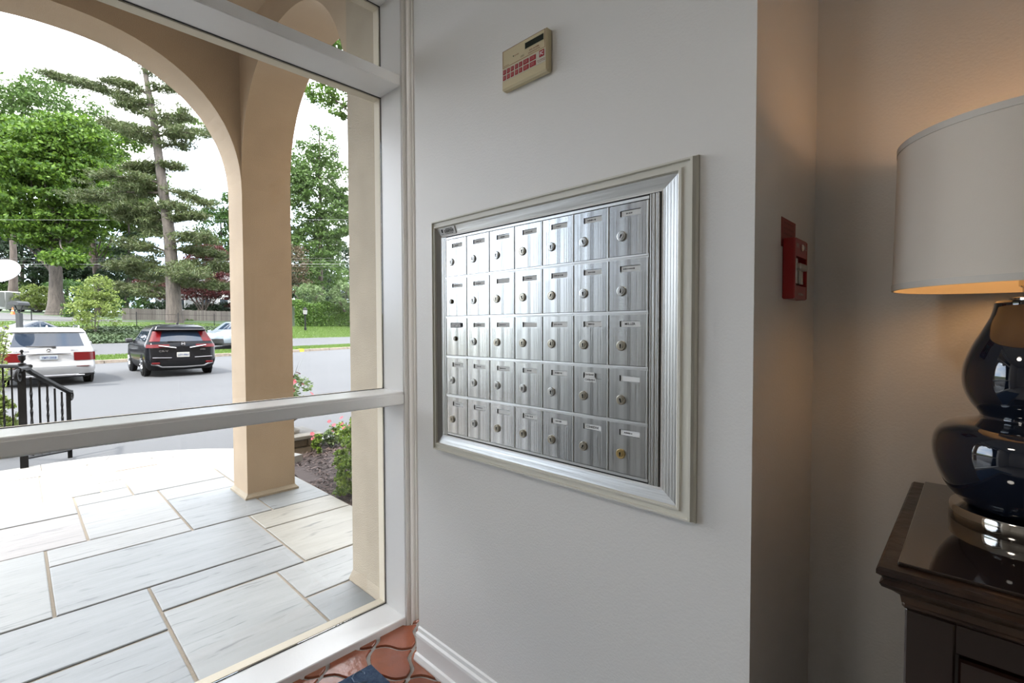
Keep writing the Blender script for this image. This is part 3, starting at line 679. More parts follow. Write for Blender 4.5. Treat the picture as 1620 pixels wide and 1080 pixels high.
# ceiling lamp added out of view, behind the camera, to lift the upper wall
cl = thing('fill_ceiling_lamp', 'round white flush ceiling lamp added out of view to brighten the lobby', 'lamp', (-.85, -1.05, H))
obj('diffuser', MB().lathe([(0, H - .085), (.10, H - .08), (.17, H - .055), (.195, H - .02), (.195, H - .005)], (-.85, -1.05, 0), 32), mat('lit_diffuser', (.9, .88, .82), .5, emis=((1, .86, .70), 2)), cl, smooth=True)
obj('rim', MB().lathe([(.205, H - .025), (.215, H - .02), (.215, H), (.0, H)], (-.85, -1.05, 0), 32), SN, cl, smooth=True)
al = bpy.data.lights.new('fill_ceiling_light', 'AREA'); al.shape = 'DISK'; al.size = .38; al.energy = FILL_LAMP_W; al.color = (1, .93, .84); ao = bpy.data.objects.new('fill_ceiling_light', al); COL.objects.link(ao); ao.location = (-.85, -1.05, H - .10)

# ------------------------------------------------------------------ grounds
NV_ = Vector((-.942, -.334, 0)); UV_ = Vector((-.334, .942, 0))
LOT = -.20
ZN = [(-60, LOT), (24.6, LOT), (24.61, -.07), (27, .02), (33, .42), (38, 1.36), (41, 1.62), (42, 1.66), (50, 1.88), (56, 2.25), (70, 3.0), (100, 4.2), (240, 7)]
def zn(n):
    for (a, za), (b, zb) in zip(ZN, ZN[1:]):
        if n <= b: return za + (zb - za) * (n - a) / (b - a)
    return ZN[-1][1]
def npos(n, t, z=None): p = NV_ * n + UV_ * t; return Vector((p.x, p.y, zn(n) if z is None else z))
def nt_of(p): return p.x * NV_.x + p.y * NV_.y, p.x * UV_.x + p.y * UV_.y
def ground(px, d): p = at(px, 517, d); n, t = nt_of(p); return Vector((p.x, p.y, zn(n)))
def strip(name, n0, n1, t0, t1, m, label, dz=0, kn=1, kt=24):
    mb = MB(); vs = []; 
    for i in range(kn + 1):
        for j in range(kt + 1):
            n = n0 + (n1 - n0) * i / kn; p = npos(n, t0 + (t1 - t0) * j / kt); vs.append((p.x, p.y, p.z + dz))
    for i in range(kn + 1):
        for j in range(kt + 1): v = vs[i * (kt + 1) + j]; vs.append((v[0], v[1], v[2] - .06))
    K = (kn + 1) * (kt + 1); q = lambda i, j: i * (kt + 1) + j
    fs = [(q(i, j), q(i, j + 1), q(i + 1, j + 1), q(i + 1, j)) for i in range(kn) for j in range(kt)]
    fs = [f[::-1] for f in fs] + [tuple(K + a for a in f) for f in fs]
    mb.add(vs, fs); return struct(name, mb, m, label)
ASP = mat('asphalt', (.046, .048, .052), .9, bump=.3, bscale=60, var=.10, vscale=.35)
GRS = mat('lawn', (.04, .07, .011), .9, bump=.4, bscale=20, col2=(.055, .09, .016), vscale=1.2)
strip('parking_lot', -30, 24.42, -70, 90, ASP, 'grey asphalt parking lot', kn=4)
strip('lawn_strip', 24.62, 27, -70, 90, GRS, 'narrow lawn between parking lot and lane')
strip('lane', 27, 33, -70, 90, ASP, 'asphalt lane beyond the lawn strip', kn=2)
TI = nt_of(at(452, 517, 39.3))[1]
strip('bank', 33, 38, -70, TI, mat('bank_soil', (.05, .06, .02), .95, bump=.5, bscale=8), 'ivy covered bank', kn=2)
strip('lawn_right', 33, 38.4, TI, 90, GRS, 'lawn in front of the hedge', kn=2)
strip('lawn_upper', 38, 41, -70, TI, GRS, 'lawn above the ivy bank', kn=2)
strip('sidewalk', 41, 42, -70, 60, mat('concrete', (.20, .195, .18), .9), 'pale concrete walk', dz=.02)
TS = nt_of(at(62, 517, 48))[1]
strip('lawn_far', 42, 240, TS, 120, mat('far_lawn', (.035, .07, .015), .9, col2=(.025, .045, .012), vscale=.4), 'far lawn', kn=8)
strip('street', 42, 240, TS - 22, TS, mat('street_asphalt', (.05, .05, .05), .9), 'side street climbing away', kn=8)
strip('lawn_left', 42, 240, -90, TS - 22, GRS, 'far left lawn', kn=6)
# kerb of separate stones
kerb = struct('kerb', MB().add([tuple(npos(24.44, -40, LOT - .05)), tuple(npos(24.6, -40, LOT - .05)), tuple(npos(24.6, 70, LOT - .05)), tuple(npos(24.44, 70, LOT - .05))], [(0, 1, 2, 3)]), M['mortar'], 'stone kerb along the parking lot')
KM = mat('kerb_stone', (.28, .23, .18), .9, bump=.6, bscale=20, var=.35, vscale=6); YM = mat('yellow_kerb_paint', (.75, .50, .02), .6)
def nbox(n0, n1, t0, t1, z0, z1):
    return MB().add([tuple(npos(n, t, z)) for z in (z0, z1) for t in (t0, t1) for n in (n0, n1)], [(0, 1, 3, 2), (4, 6, 7, 5), (0, 4, 5, 1), (2, 3, 7, 6), (0, 2, 6, 4), (1, 5, 7, 3)])
YT = [nt_of(onz(154, 575, -.1))[1], nt_of(onz(470, 553.5, -.1))[1]]
t = -14.0
while t < 48:
    L = rnd.uniform(1.6, 2.2)
    obj('kerb_stone', nbox(24.42, 24.62, t, t + L - .03, LOT - .04, -.055 + rnd.uniform(-.01, .01)), KM, kerb); t += L
for q in YT: o = obj('kerb_stone', nbox(24.41, 24.63, q - .16, q + .16, LOT - .04, -.035), YM, kerb); o['label'] = 'yellow painted kerb end'

# ------------------------------------------------------------------ foliage
def leaves(P, size, aspect=.5, up=.6, rng=RNG, jit=.35):
    P = np.asarray(P, float); n = len(P)
    nr = rng.normal(size=(n, 3)); nr /= np.linalg.norm(nr, axis=1)[:, None]; nr[:, 2] += up; nr /= np.linalg.norm(nr, axis=1)[:, None]
    a = np.cross(nr, rng.normal(size=(n, 3))); a /= np.linalg.norm(a, axis=1)[:, None]; b = np.cross(nr, a)
    s = size * (1 + jit * rng.uniform(-1, 1, size=(n, 1)))
    return np.stack([P - a * s, P - b * s * aspect + a * s * .1, P + a * s, P + b * s * aspect + a * s * .1], 1)
def clumps(blobs, rng=RNG, flat=.45):
    """blobs: (centre, (rx, ry, rz), n clumps, clump radius, leaves per clump) -> leaf positions bunched on the outer shell of each blob"""
    out = []
    for c, r, k, rc, m in blobs:
        d = rng.normal(size=(k, 3)); d /= np.linalg.norm(d, axis=1)[:, None]
        C = np.array(c) + d * np.array(r) * (rng.uniform(.25, 1, size=(k, 1)) ** .45)
        o = rng.normal(size=(k, m, 3)); o /= np.linalg.norm(o, axis=2)[:, :, None]; o *= rng.uniform(0, 1, size=(k, m, 1)) ** .5
        sc = rc * rng.uniform(.6, 1.3, size=(k, 1, 1))
        o = o * sc * np.array([1, 1, flat]); o[:, :, 2] -= (o[:, :, 0] ** 2 + o[:, :, 1] ** 2) / np.maximum(sc[:, :, 0], .01) * .35
        out.append((C[:, None, :] + o).reshape(-1, 3))
    return np.concatenate(out)
def leafmat(name, cols, transl=.35, rough=.55):
    cols = [tuple(.50 * (.95 * c + .06 * (.3 * q[0] + .6 * q[1] + .1 * q[2])) for c in q) for q in cols]
    return mat(name, cols[0], rough, island=cols, transl=transl, spec=.3)
LM = {'maple': leafmat('maple_leaves', [(.045, .125, .010), (.11, .23, .014), (.20, .36, .022), (.065, .16, .012)]),
      'ash': leafmat('light_leaves', [(.06, .13, .02), (.10, .20, .03), (.15, .25, .06)]),
      'pine': leafmat('pine_needles', [(.055, .095, .022), (.095, .14, .035), (.14, .185, .055), (.12, .125, .05)], .2),
      'dark': leafmat('dark_leaves', [(.008, .026, .009), (.016, .045, .012), (.028, .065, .018)], .15),
      'red': leafmat('red_leaves', [(.07, .012, .016), (.13, .022, .026), (.20, .045, .045), (.10, .03, .02)], .3),
      'lime': leafmat('yellow_green_leaves', [(.16, .24, .035), (.26, .36, .06), (.38, .48, .13)], .4),
      'shrub': leafmat('shrub_leaves', [(.03, .09, .012), (.06, .15, .02), (.10, .21, .035)]),
      'pale': leafmat('pale_shrub_leaves', [(.16, .26, .09), (.26, .38, .15), (.13, .21, .06)]),
      'hedge': leafmat('hedge_leaves', [(.06, .14, .018), (.12, .25, .03), (.24, .40, .06)], .3),
      'box': leafmat('boxwood_leaves', [(.11, .22, .016), (.26, .44, .03), (.42, .60, .07), (.06, .13, .014)], .35),
      'brown': leafmat('brownish_leaves', [(.12, .085, .045), (.18, .13, .08), (.11, .11, .04)], .25),
      'fir': leafmat('fir_needles', [(.02, .055, .018), (.035, .085, .028), (.06, .12, .04)], .15)}
BK = mat('grey_bark', (.070, .060, .050), .95, bump=1, bscale=9, stretch=(1, 1, .2), col2=(.036, .030, .026), vscale=7)
BKD = mat('dark_bark', (.075, .06, .05), .95, bump=1, bscale=9, stretch=(1, 1, .2), col2=(.04, .03, .025), vscale=6)
def px(d): return d / FPX
def wob(a, b, k, amp, r):
    a, b = Vector(a), Vector(b); return [a.lerp(b, i / k) + Vector((r.uniform(-amp, amp), r.uniform(-amp, amp), 0)) * (1 if 0 < i < k else 0) for i in range(k + 1)]
def tree(name, label, cat, base, top, r0, blobs, leaf, lsize, bark=BK, aspect=.5, up=.6, flat=.45, limbs=(), group=None, flare=1.5, seed=1, r1=None, wb=.3):
    r = random.Random(seed); base = Vector(base); top = Vector(top)
    t = thing(name, label, cat, base, group)
    mb = MB(); K = 8; p = wob(base - Vector((0, 0, .3)), top, K, r0 * wb, r); r1 = r1 or r0 * .25
    mb.tube(p, [(r0 + (r1 - r0) * i / K) * (flare if i == 0 else (1 + (flare - 1) * .3 if i == 1 else 1)) for i in range(K + 1)], 12)
    obj('trunk', mb, bark, t, smooth=True)
    if blobs:
        mb = MB()
        for c, R, *_ in blobs:
            for q in range(2):
                f = min(K, max(2, int(K * r.uniform(.35, .9)))); s = p[f]; e = Vector(c) + Vector((r.uniform(-.5, .5) * R[0], r.uniform(-.5, .5) * R[1], r.uniform(-.3, .4) * R[2]))
                pp = wob(s, e, 4, r0 * .5, r); mb.tube(pp, [r0 * .22, r0 * .18, r0 * .13, r0 * .09, r0 * .04], 6)
        for a, b, rr in limbs:
            pp = wob(a, b, 5, rr * 1.2, r); mb.tube(pp, [rr * (1 - .16 * i) for i in range(6)], 6)
        obj('branches', mb, bark, t, smooth=True)
        P = clumps(blobs, np.random.default_rng(seed), flat)
        quads('foliage', leaves(P, lsize, aspect, up, np.random.default_rng(seed + 50)), leaf, t)
    return t
def B(pxx, py, d, rx, rz, k, rc, m, dd=0):
    c = at(pxx, py, d + dd); s = px(d); return (tuple(c), (rx * s, rx * s, rz * s), k, rc * s, m)
# big maple on the left, its grey trunk by the street
d = 50
tree('maple_tree', 'bright green maple with a wide crown on a thick pale grey trunk at far left', 'tree', ground(90, d), at(86, 330, d), .60,
     [B(75, 285, d, 88, 100, 320, 20, 95), B(20, 240, d, 55, 60, 130, 18, 85), B(120, 240, d, 50, 62, 150, 18, 85), B(90, 355, d, 60, 40, 90, 17, 70), B(-40, 300, d, 60, 80, 110, 20, 80), B(150, 300, d, 45, 60, 110, 16, 80), B(105, 405, d - 3, 32, 14, 22, 13, 60)], LM['maple'], .20, flat=.35, seed=3, flare=1.7, r1=.42, wb=.06)
d = 74
tree('ash_tree', 'lacy light green tree rising behind the bright maple', 'tree', ground(20, d), at(20, 130, d), .5,
     [B(15, 165, d, 95, 45, 140, 20, 45), B(90, 170, d, 65, 45, 90, 18, 45), B(-40, 190, d, 60, 70, 80, 20, 45)], LM['ash'], .26, flat=.4, seed=5, bark=BKD)
d = 60
tree('maple_tree', 'slender leaning maple with twin dark trunks left of the tall pine', 'tree', ground(160, d), at(136, 270, d), .42,
     [B(150, 225, d, 45, 40, 90, 16, 60), B(165, 300, d, 62, 55, 190, 15, 70), B(205, 215, d, 30, 25, 38, 12, 50), B(150, 385, d, 55, 18, 40, 12, 50), B(215, 345, d, 45, 32, 80, 13, 60), B(290, 195, d + 6, 34, 22, 40, 11, 40), B(235, 285, d, 26, 22, 34, 11, 45)], LM['maple'], .20, bark=BKD, flat=.35, seed=7, limbs=[(at(158, 440, d), at(108, 290, d), .25)])
# tall pine: separate horizontal boughs
d = 40; s = px(d)
pine = thing('pine_tree', 'tall pine with a leaning grey trunk and layered boughs left of the porch pier', 'tree', ground(276, d))
tp = [(277, 520), (275, 480), (272, 420), (267, 360), (258, 300), (250, 240), (244, 195), (236, 150), (226, 95), (218, 40)]
mb = MB(); P = [at(a, b, d) for a, b in tp]; P[0].z = zn(nt_of(P[0])[0]) - .2
mb.tube(P, [13 * s, 10.5 * s, 9 * s, 8 * s, 7 * s, 6 * s, 5.2 * s, 4.2 * s, 3 * s, 1.5 * s], 12); obj('trunk', mb, BK, pine, smooth=True)
boughs = [(275, 470, 195, 455, 16, 1), (272, 450, 350, 452, 12, 1), (274, 425, 190, 420, 20, 1), (272, 420, 362, 425, 14, 1), (270, 395, 355, 404, 10, 1), (270, 400, 200, 385, 18, -1), (271, 385, 330, 375, 14, -1), (266, 350, 195, 345, 12, 1), (266, 352, 320, 340, 8, -1), (258, 300, 328, 322, 10, 0), (259, 305, 125, 312, 20, 1),
          (256, 290, 160, 280, 18, -1), (258, 330, 180, 335, 14, 0), (254, 262, 205, 265, 8, 0), (255, 265, 290, 268, 7, 0), (250, 232, 165, 192, 12, 1), (248, 215, 325, 213, 18, 0), (246, 198, 300, 180, 16, 0), (244, 190, 190, 165, 12, 0), (240, 168, 82, 118, 9, 1), (238, 150, 170, 128, 9, 0), (236, 145, 290, 138, 12, 0), (228, 100, 190, 70, 10, 0), (228, 100, 275, 90, 12, 0), (222, 60, 180, 40, 9, 0), (270, 430, 235, 440, 20, 2), (270, 440, 310, 430, 18, -2), (268, 375, 240, 365, 14, 2), (246, 205, 275, 196, 20, 1), (248, 215, 215, 208, 18, -1), (250, 235, 290, 232, 16, 1), (240, 168, 215, 160, 16, 0), (232, 120, 250, 112, 15, 1), (255, 275, 228, 268, 14, 1), (262, 330, 290, 326, 12, -1), (258, 305, 210, 300, 18, 2), (225, 90, 232, 70, 14, 0), (266, 350, 235, 345, 15, 1)]
mb = MB(); PP = []; rg2 = np.random.default_rng(21)
for x0, y0, x1, y1, th, dd in boughs:
    a, b = at(x0, y0, d), at(x1, y1, d + dd * 1.2); m_ = a.lerp(b, .5) + Vector((0, 0, 5 * s)); mb.tube([a, m_, b], [2.0 * s, 1.3 * s, .5 * s], 6)
    L = (b - a).length; k = int(L / s * .55) + 6
    for i in range(k):
        u = rg2.uniform(.22, 1.05); q = (a.lerp(m_, u * 2) if u < .5 else m_.lerp(b, u * 2 - 1)); wdt = th * s * (1.25 - abs(u - .55))
        c = np.array(q) + rg2.normal(size=3) * np.array([wdt * .6, wdt * .6, wdt * .30]); o = rg2.normal(size=(62, 3)) * np.array([5.2, 5.2, 1.7]) * s; PP.append(c + o)
obj('boughs', mb, BKD, pine, smooth=True)
quads('needles', leaves(np.concatenate(PP), .17, .16, .3, rg2), LM['pine'], pine)
# dark trees closing the view on the left
for (a, b, rx, rz, d, sd, nm, lb) in ((35, 410, 62, 75, 86, 31, 'evergreen_tree', 'dark evergreen behind the grey maple trunk'), (165, 430, 50, 55, 92, 32, 'evergreen_tree', 'dark evergreen behind the leaning maple'), (-50, 420, 60, 90, 88, 33, 'evergreen_tree', 'dark evergreen cut by the left edge of the photo'), (105, 400, 45, 60, 98, 36, 'evergreen_tree', 'dark evergreen between the two maple trunks')):
    tree(nm, lb, 'tree', ground(a, d), at(a, b - rz, d), .4, [B(a, b, d, rx, rz, 240, 15, 55)], LM['dark'], .30, bark=BKD, seed=sd)
d = 70
tree('deciduous_tree', 'mid green tree between the pine and the porch pier', 'tree', ground(350, d), at(350, 330, d), .3, [B(350, 365, d, 32, 50, 110, 12, 60), B(375, 330, d, 25, 40, 60, 12, 60), B(320, 395, d, 25, 25, 50, 11, 50)], LM['shrub'], .20, seed=41)
# spruce lower left of the pine
d = 58
tree('spruce_tree', 'dense green spruce left of the pine trunk behind the fence', 'tree', ground(200, d), at(205, 330, d), .25, [B(205, 440, d, 40, 38, 150, 10, 60), B(215, 400, d, 26, 35, 70, 9, 60)], LM['fir'], .17, aspect=.3, flat=.25, seed=43)
# japanese maple
d = 54
jm = tree('japanese_maple', 'dark red spreading japanese maple behind the picket fence', 'tree', ground(322, d), at(320, 455, d), .16,
     [B(330, 432, d, 45, 42, 130, 11, 65), B(260, 452, d, 42, 20, 60, 10, 60), B(335, 398, d, 32, 14, 40, 9, 60), B(365, 445, d, 26, 40, 60, 11, 60), B(300, 460, d, 30, 12, 25, 9, 50)], LM['red'], .12, bark=BKD, flat=.3, seed=45, flare=1.1,
     limbs=[(ground(322, d), at(285, 440, d), .12), (ground(322, d), at(300, 425, d), .12), (ground(322, d), at(345, 430, d), .12), (ground(322, d), at(362, 440, d), .1), (ground(322, d), at(332, 415, d), .12)])
# young tree on the ivy bank
d = 30
tree('young_tree', 'small yellow-green young tree on the ivy bank between the white and black cars', 'tree', ground(150, d), at(150, 450, d), .03,
     [B(152, 455, d, 22, 22, 50, 9, 20), B(150, 495, d, 34, 26, 85, 9, 20), B(135, 475, d, 24, 24, 40, 8, 20), B(170, 480, d, 20, 24, 36, 8, 20)], LM['lime'], .085, aspect=.42, up=.9, bark=BK, seed=47, flare=1, limbs=[(ground(151, d), at(165, 470, d), .02), (ground(149, d), at(135, 470, d), .02), (ground(150, d), at(156, 455, d), .02)])
# trees seen through the side arch
d = 92
tree('evergreen_tree', 'dark evergreen low behind the dogwood through the side arch', 'tree', ground(482, d), at(482, 400, d), .3, [B(482, 445, d, 30, 34, 90, 13, 55), B(525, 455, d, 34, 26, 70, 13, 55)], LM['dark'], .28, bark=BKD, seed=37)
d = 62
tree('tall_tree', 'tall lacy light green tree seen through the side arch', 'tree', ground(508, d), at(505, 200, d), .35,
     [B(500, 300, d, 38, 55, 110, 13, 60), B(510, 235, d, 24, 38, 44, 12, 45), B(530, 345, d, 30, 50, 90, 12, 55), B(470, 330, d, 28, 80, 110, 13, 55), B(492, 390, d, 40, 35, 90, 12, 55), B(548, 310, d, 14, 18, 14, 9, 40), B(478, 260, d, 26, 40, 46, 12, 45), B(530, 285, d, 26, 34, 34, 11, 40), B(510, 430, d, 46, 30, 80, 12, 50)], LM['ash'], .18, bark=BKD, seed=51)
d = 84
for i, (a, tp_, lb) in enumerate(((500, 335, 'dark pine seen beside the pier through the side arch'), (535, 318, 'dark pine seen near the window frame through the side arch'), (575, 335, 'dark pine standing behind the stucco pilaster'))):
    t = thing('pine_tree', lb, 'tree', ground(a, d)); mb = MB().tube([ground(a, d), at(a, tp_, d)], [.35, .06], 8); obj('trunk', mb, BKD, t, smooth=True)
    P = []; rr = np.random.default_rng(60 + i); Hh = 490 - tp_
    for q in range(150):
        u = rr.uniform(0, 1) ** .8; rad = (6 + 30 * u) * px(d); th = rr.uniform(0, 6.28); c = np.array(at(a, tp_ + Hh * u, d)) + np.array([math.cos(th), math.sin(th), -.15]) * rad * rr.uniform(.3, 1)
        P.append(c + rr.normal(size=(60, 3)) * np.array([9, 9, 2.6]) * px(d) * .55)
    quads('needles', leaves(np.concatenate(P), .30, .2, .3, rr), LM['fir'], t)
d = 56
tree('dogwood_tree', 'small brownish leafed tree beside the pier through the side arch', 'tree', ground(458, d), at(458, 400, d), .12, [B(462, 420, d, 24, 44, 70, 10, 40), B(478, 450, d, 14, 16, 20, 8, 40)], LM['brown'], .13, bark=BKD, seed=55)
d = 24
ot = tree('oak_tree', 'overhanging oak branch at the top of the side arch', 'tree', ground(640, d), at(640, 60, d), .28, [B(512, 150, d, 26, 14, 22, 12, 55), B(545, 175, d, 22, 10, 14, 10, 50), B(525, 60, d, 30, 30, 34, 14, 60), B(560, 120, d, 34, 24, 26, 14, 60), B(640, 90, d, 90, 70, 80, 22, 60)], LM['maple'], .085, bark=BKD, seed=57, limbs=[(at(625, 200, d), at(505, 148, d), .09)])

# ------------------------------------------------------------------ shrubs, hedge, ivy
def shrub(name, label, centre, r, n, leaf, ls, group=None, flat=.7, cat='shrub', aspect=.5, rcf=.22, seed=1, stems=True):
    c = Vector(centre); nn, tt = nt_of(c); t = thing(name, label, cat, (c.x, c.y, c.z - r[2]), group)
    rr = random.Random(seed); mb = MB()
    for k in range(5): mb.tube([(c.x + rr.uniform(-.1, .1) * r[0], c.y + rr.uniform(-.1, .1) * r[0], c.z - r[2] * 1.05), (c.x + rr.uniform(-.6, .6) * r[0], c.y + rr.uniform(-.6, .6) * r[1], c.z + rr.uniform(0, .6) * r[2])], [r[0] * .03, r[0] * .012], 5)
    obj('stems', mb, BKD, t)
    k = max(8, n // 60); P = clumps([(tuple(c), tuple(x * .88 for x in r), k, r[0] * rcf, 60)], np.random.default_rng(seed), flat)
    P = P[P[:, 2] > c.z - r[2]]
    quads('leaves', leaves(P, ls, aspect, .7, np.random.default_rng(seed + 9)), leaf, t); return t
def S_(pxx, py, d, rx, rz): s = px(d); return at(pxx, py, d), (rx * s, rx * s, rz * s)
for i, (a, b, d, rx, rz, lf, ls, lb) in enumerate((
    (492, 470, 50, 34, 23, 'pale', .11, 'rounded pale green shrub rising over the hedge beside the pier'), (546, 466, 51, 26, 26, 'pale', .11, 'rounded pale green shrub rising over the hedge near the window frame'),
    (215, 484, 53, 32, 16, 'shrub', .10, 'green shrub behind the left end of the picket fence'), (255, 486, 53, 24, 10, 'dark', .10, 'low dark shrub behind the fence left of the pine trunk'), (320, 489, 56, 30, 10, 'dark', .10, 'low dark shrub under the red maple'), (355, 487, 55, 24, 11, 'dark', .10, 'low dark shrub behind the fence beside the pier'),
    (125, 492, 46, 24, 20, 'shrub', .09, 'green bush at the foot of the grey maple trunk'), (60, 470, 58, 30, 20, 'lime', .13, 'yellow-green bush beside the street'), (180, 470, 60, 26, 22, 'shrub', .12, 'green bush behind the young yellow-green tree'), (20, 462, 84, 45, 22, 'ash', .16, 'light green bush at the end of the street'), (110, 462, 72, 40, 24, 'shrub', .14, 'wide green bush behind the maple trunk'))):
    c, r = S_(a, b, d, rx, rz); shrub('shrub', lb, c, r, 3600, LM[lf], ls, seed=70 + i)
# clipped hedge on the right
hd = thing('hedge', 'long clipped green hedge behind the lamp post', 'hedge', npos(39.5, nt_of(at(505, 517, 50))[1]))
tA, tB = nt_of(at(405, 517, 49))[1], nt_of(at(650, 517, 53))[1]
n0, n1, hh = 38.4, 40.2, 2.35
rr = np.random.default_rng(5); k = 52000
T = rr.uniform(tA, tB, k); u = rr.uniform(0, 1, k); face = rr.uniform(0, 1, k) < .72
nn = np.where(face, n0 + rr.normal(0, .10, k), n0 + u * (n1 - n0)); zz = np.where(face, u * hh, hh + rr.normal(0, .12, k) + .16 * np.sin(T * 1.7))
Pz = np.stack([NV_.x * nn + UV_.x * T, NV_.y * nn + UV_.y * T, 1.30 + zz], 1)
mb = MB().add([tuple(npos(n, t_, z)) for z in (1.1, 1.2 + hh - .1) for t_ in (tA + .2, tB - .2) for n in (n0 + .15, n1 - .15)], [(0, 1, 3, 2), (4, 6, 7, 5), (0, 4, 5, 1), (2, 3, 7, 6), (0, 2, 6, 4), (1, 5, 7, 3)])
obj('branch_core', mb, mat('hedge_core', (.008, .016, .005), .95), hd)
quads('leaves', leaves(Pz, .085, .55, .5, rr), LM['hedge'], hd)['kind'] = 'stuff'
# ivy on the bank, grass blades on the strips
def scatter(n, n0, n1, t0, t1, h, size, aspect, up, leaf, name, label, cat, seed, vert=False):
    rr = np.random.default_rng(seed); nn = rr.uniform(n0, n1, n); T = rr.uniform(t0, t1, n); z = np.array([zn(q) for q in nn]) + rr.uniform(0, h, n)
    P = np.stack([NV_.x * nn + UV_.x * T, NV_.y * nn + UV_.y * T, z], 1)
    if vert:
        a = np.stack([rr.normal(0, .3, n), rr.normal(0, .3, n), np.ones(n)], 1) * size; th = rr.uniform(0, 6.28, n); b = np.stack([np.cos(th), np.sin(th), 0 * th], 1) * size * aspect
        Q = np.stack([P - b, P + b, P + a + b * .2, P + a - b * .2], 1)
    else: Q = leaves(P, size, aspect, up, rr)
    o = quads(name, Q, leaf); tag(o, label, cat, kind='stuff'); return o
tL = nt_of(at(-20, 517, 26))[1]
ivm = leafmat('ivy_leaves', [(.035, .07, .025), (.08, .14, .05), (.16, .23, .11), (.05, .09, .03)], .2)
scatter(46000, 33, 38, tL - 4, TI, .12, .075, .7, 1.6, ivm, 'ivy', 'ivy ground cover on the bank beyond the lane', 'ivy', 81)
gm = leafmat('grass_blades', [(.10, .20, .02), (.15, .27, .03), (.20, .32, .05)], .3)
scatter(30000, 24.65, 27, tL - 4, TI + 14, 0, .07, .18, 0, gm, 'grass', 'short lawn grass on the strip behind the kerb', 'grass', 82, True)
scatter(24000, 33, 38.3, TI, TI + 14, 0, .08, .18, 0, gm, 'grass', 'lawn grass at the foot of the hedge', 'grass', 83, True)
scatter(22000, 38, 50, tL - 4, TI, 0, .09, .18, 0, gm, 'grass', 'lawn grass in front of the picket fence', 'grass', 84, True)
for i, (a, hl) in enumerate(((190, 'low leafy clump at the left end of the picket fence'), (232, 'low leafy clump by the fence above the black car mirror'), (252, 'low leafy clump at the fence just left of the pine trunk'), (298, 'low leafy clump at the fence just right of the pine trunk'))):
    c, r = S_(a, 507, 49, 8, 4); shrub('hosta', hl, c, r, 500, LM['pale'], .10, 'clumps along the fence', cat='plant', seed=90 + i)
# picket fence
fA, fB = nt_of(at(168, 517, 45))[1], nt_of(at(392, 517, 58))[1]
PK = mat('weathered_wood', (.25, .215, .18), .9, var=.35, vscale=2.5, island=[(.085, .072, .063), (.115, .10, .088), (.14, .125, .11)])
fc = thing('picket_fence', 'low weathered grey picket fence behind the lawn', 'fence', npos(50.5, (fA + fB) / 2))
mb = MB(); t = fA
while t < fB:
    h = 1.22 + rnd.uniform(-.03, .03); b = nbox(50.5, 50.53, t, t + .135, zn(50.5) - .1, zn(50.5) + h); mb.add(b.v, b.f); t += .150
obj('pickets', mb, PK, fc, kind='stuff')
b = nbox(50.54, 50.6, fA, fB, zn(50.5) + .25, zn(50.5) + .35); b2 = nbox(50.54, 50.6, fA, fB, zn(50.5) + .9, zn(50.5) + 1.0); b.add(b2.v, b2.f); obj('rails', b, PK, fc)
# thin black wire fence on the lawn edge
wf = thing('wire_fence', 'thin black wire fence along the top of the ivy bank', 'fence', npos(39.5, 0))
t = tL
while t < TI: obj('post', nbox(39.48, 39.52, t, t + .04, zn(39.5) - .1, zn(39.5) + 1.0), M['black'], wf); t += 2.9
for h in (.35, .85): obj('wire', MB().tube([npos(39.5, tL, zn(39.5) + h), npos(39.5, TI, zn(39.5) + h)], .012, 5), M['black'], wf)
# white house behind
d = 66; hs = thing('house', 'white house partly hidden behind the red japanese maple', 'house', ground(310, d)); g = ground(310, d); hw = 9.5
def hbox(u0, u1, v0, v1, z0, z1):
    f = Vector((CF.x, CF.y, 0)).normalized(); r = Vector((CR.x, CR.y, 0)).normalized()
    return MB().add([tuple(Vector((g.x, g.y, z)) + r * u + f * v) for z in (z0, z1) for v in (v0, v1) for u in (u0, u1)], [(0, 2, 3, 1), (4, 5, 7, 6), (0, 1, 5, 4), (2, 6, 7, 3), (0, 4, 6, 2), (1, 3, 7, 5)])
HWH = mat('white_siding', (.30, .305, .31), .8); obj('wall', hbox(-5.5, 8, 0, 8, g.z - 1, g.z + 4.4), HWH, hs)
for a, z in ((-4.6, 1.0), (-2.6, 1.0), (1.0, 1.0), (3.4, 1.0), (5.4, 1.0)):
    wn = obj('window', hbox(a - .08, a + 1.18, -.06, .05, g.z + z - .08, g.z + z + 1.5), M['white'], hs); obj('pane', hbox(a, a + 1.1, -.09, -.05, g.z + z, g.z + z + 1.42), mat('house_glass', (.03, .04, .05), .1) if a < -4 else bpy.data.materials['house_glass'], wn)
obj('roof', MB().add([tuple(Vector((g.x, g.y, 0)) + Vector((CR.x, CR.y, 0)).normalized() * u + Vector((CF.x, CF.y, 0)).normalized() * v + Vector((0, 0, z))) for u, v, z in ((-6, -.5, g.z + 4.4), (8.5, -.5, g.z + 4.4), (8.5, 4, g.z + 6.4), (-6, 4, g.z + 6.4), (8.5, 8.5, g.z + 4.4), (-6, 8.5, g.z + 4.4))], [(0, 1, 2, 3), (3, 2, 4, 5), (0, 3, 5), (1, 4, 2), (0, 5, 4, 1)]), mat('grey_shingle', (.16, .15, .15), .9), hs)
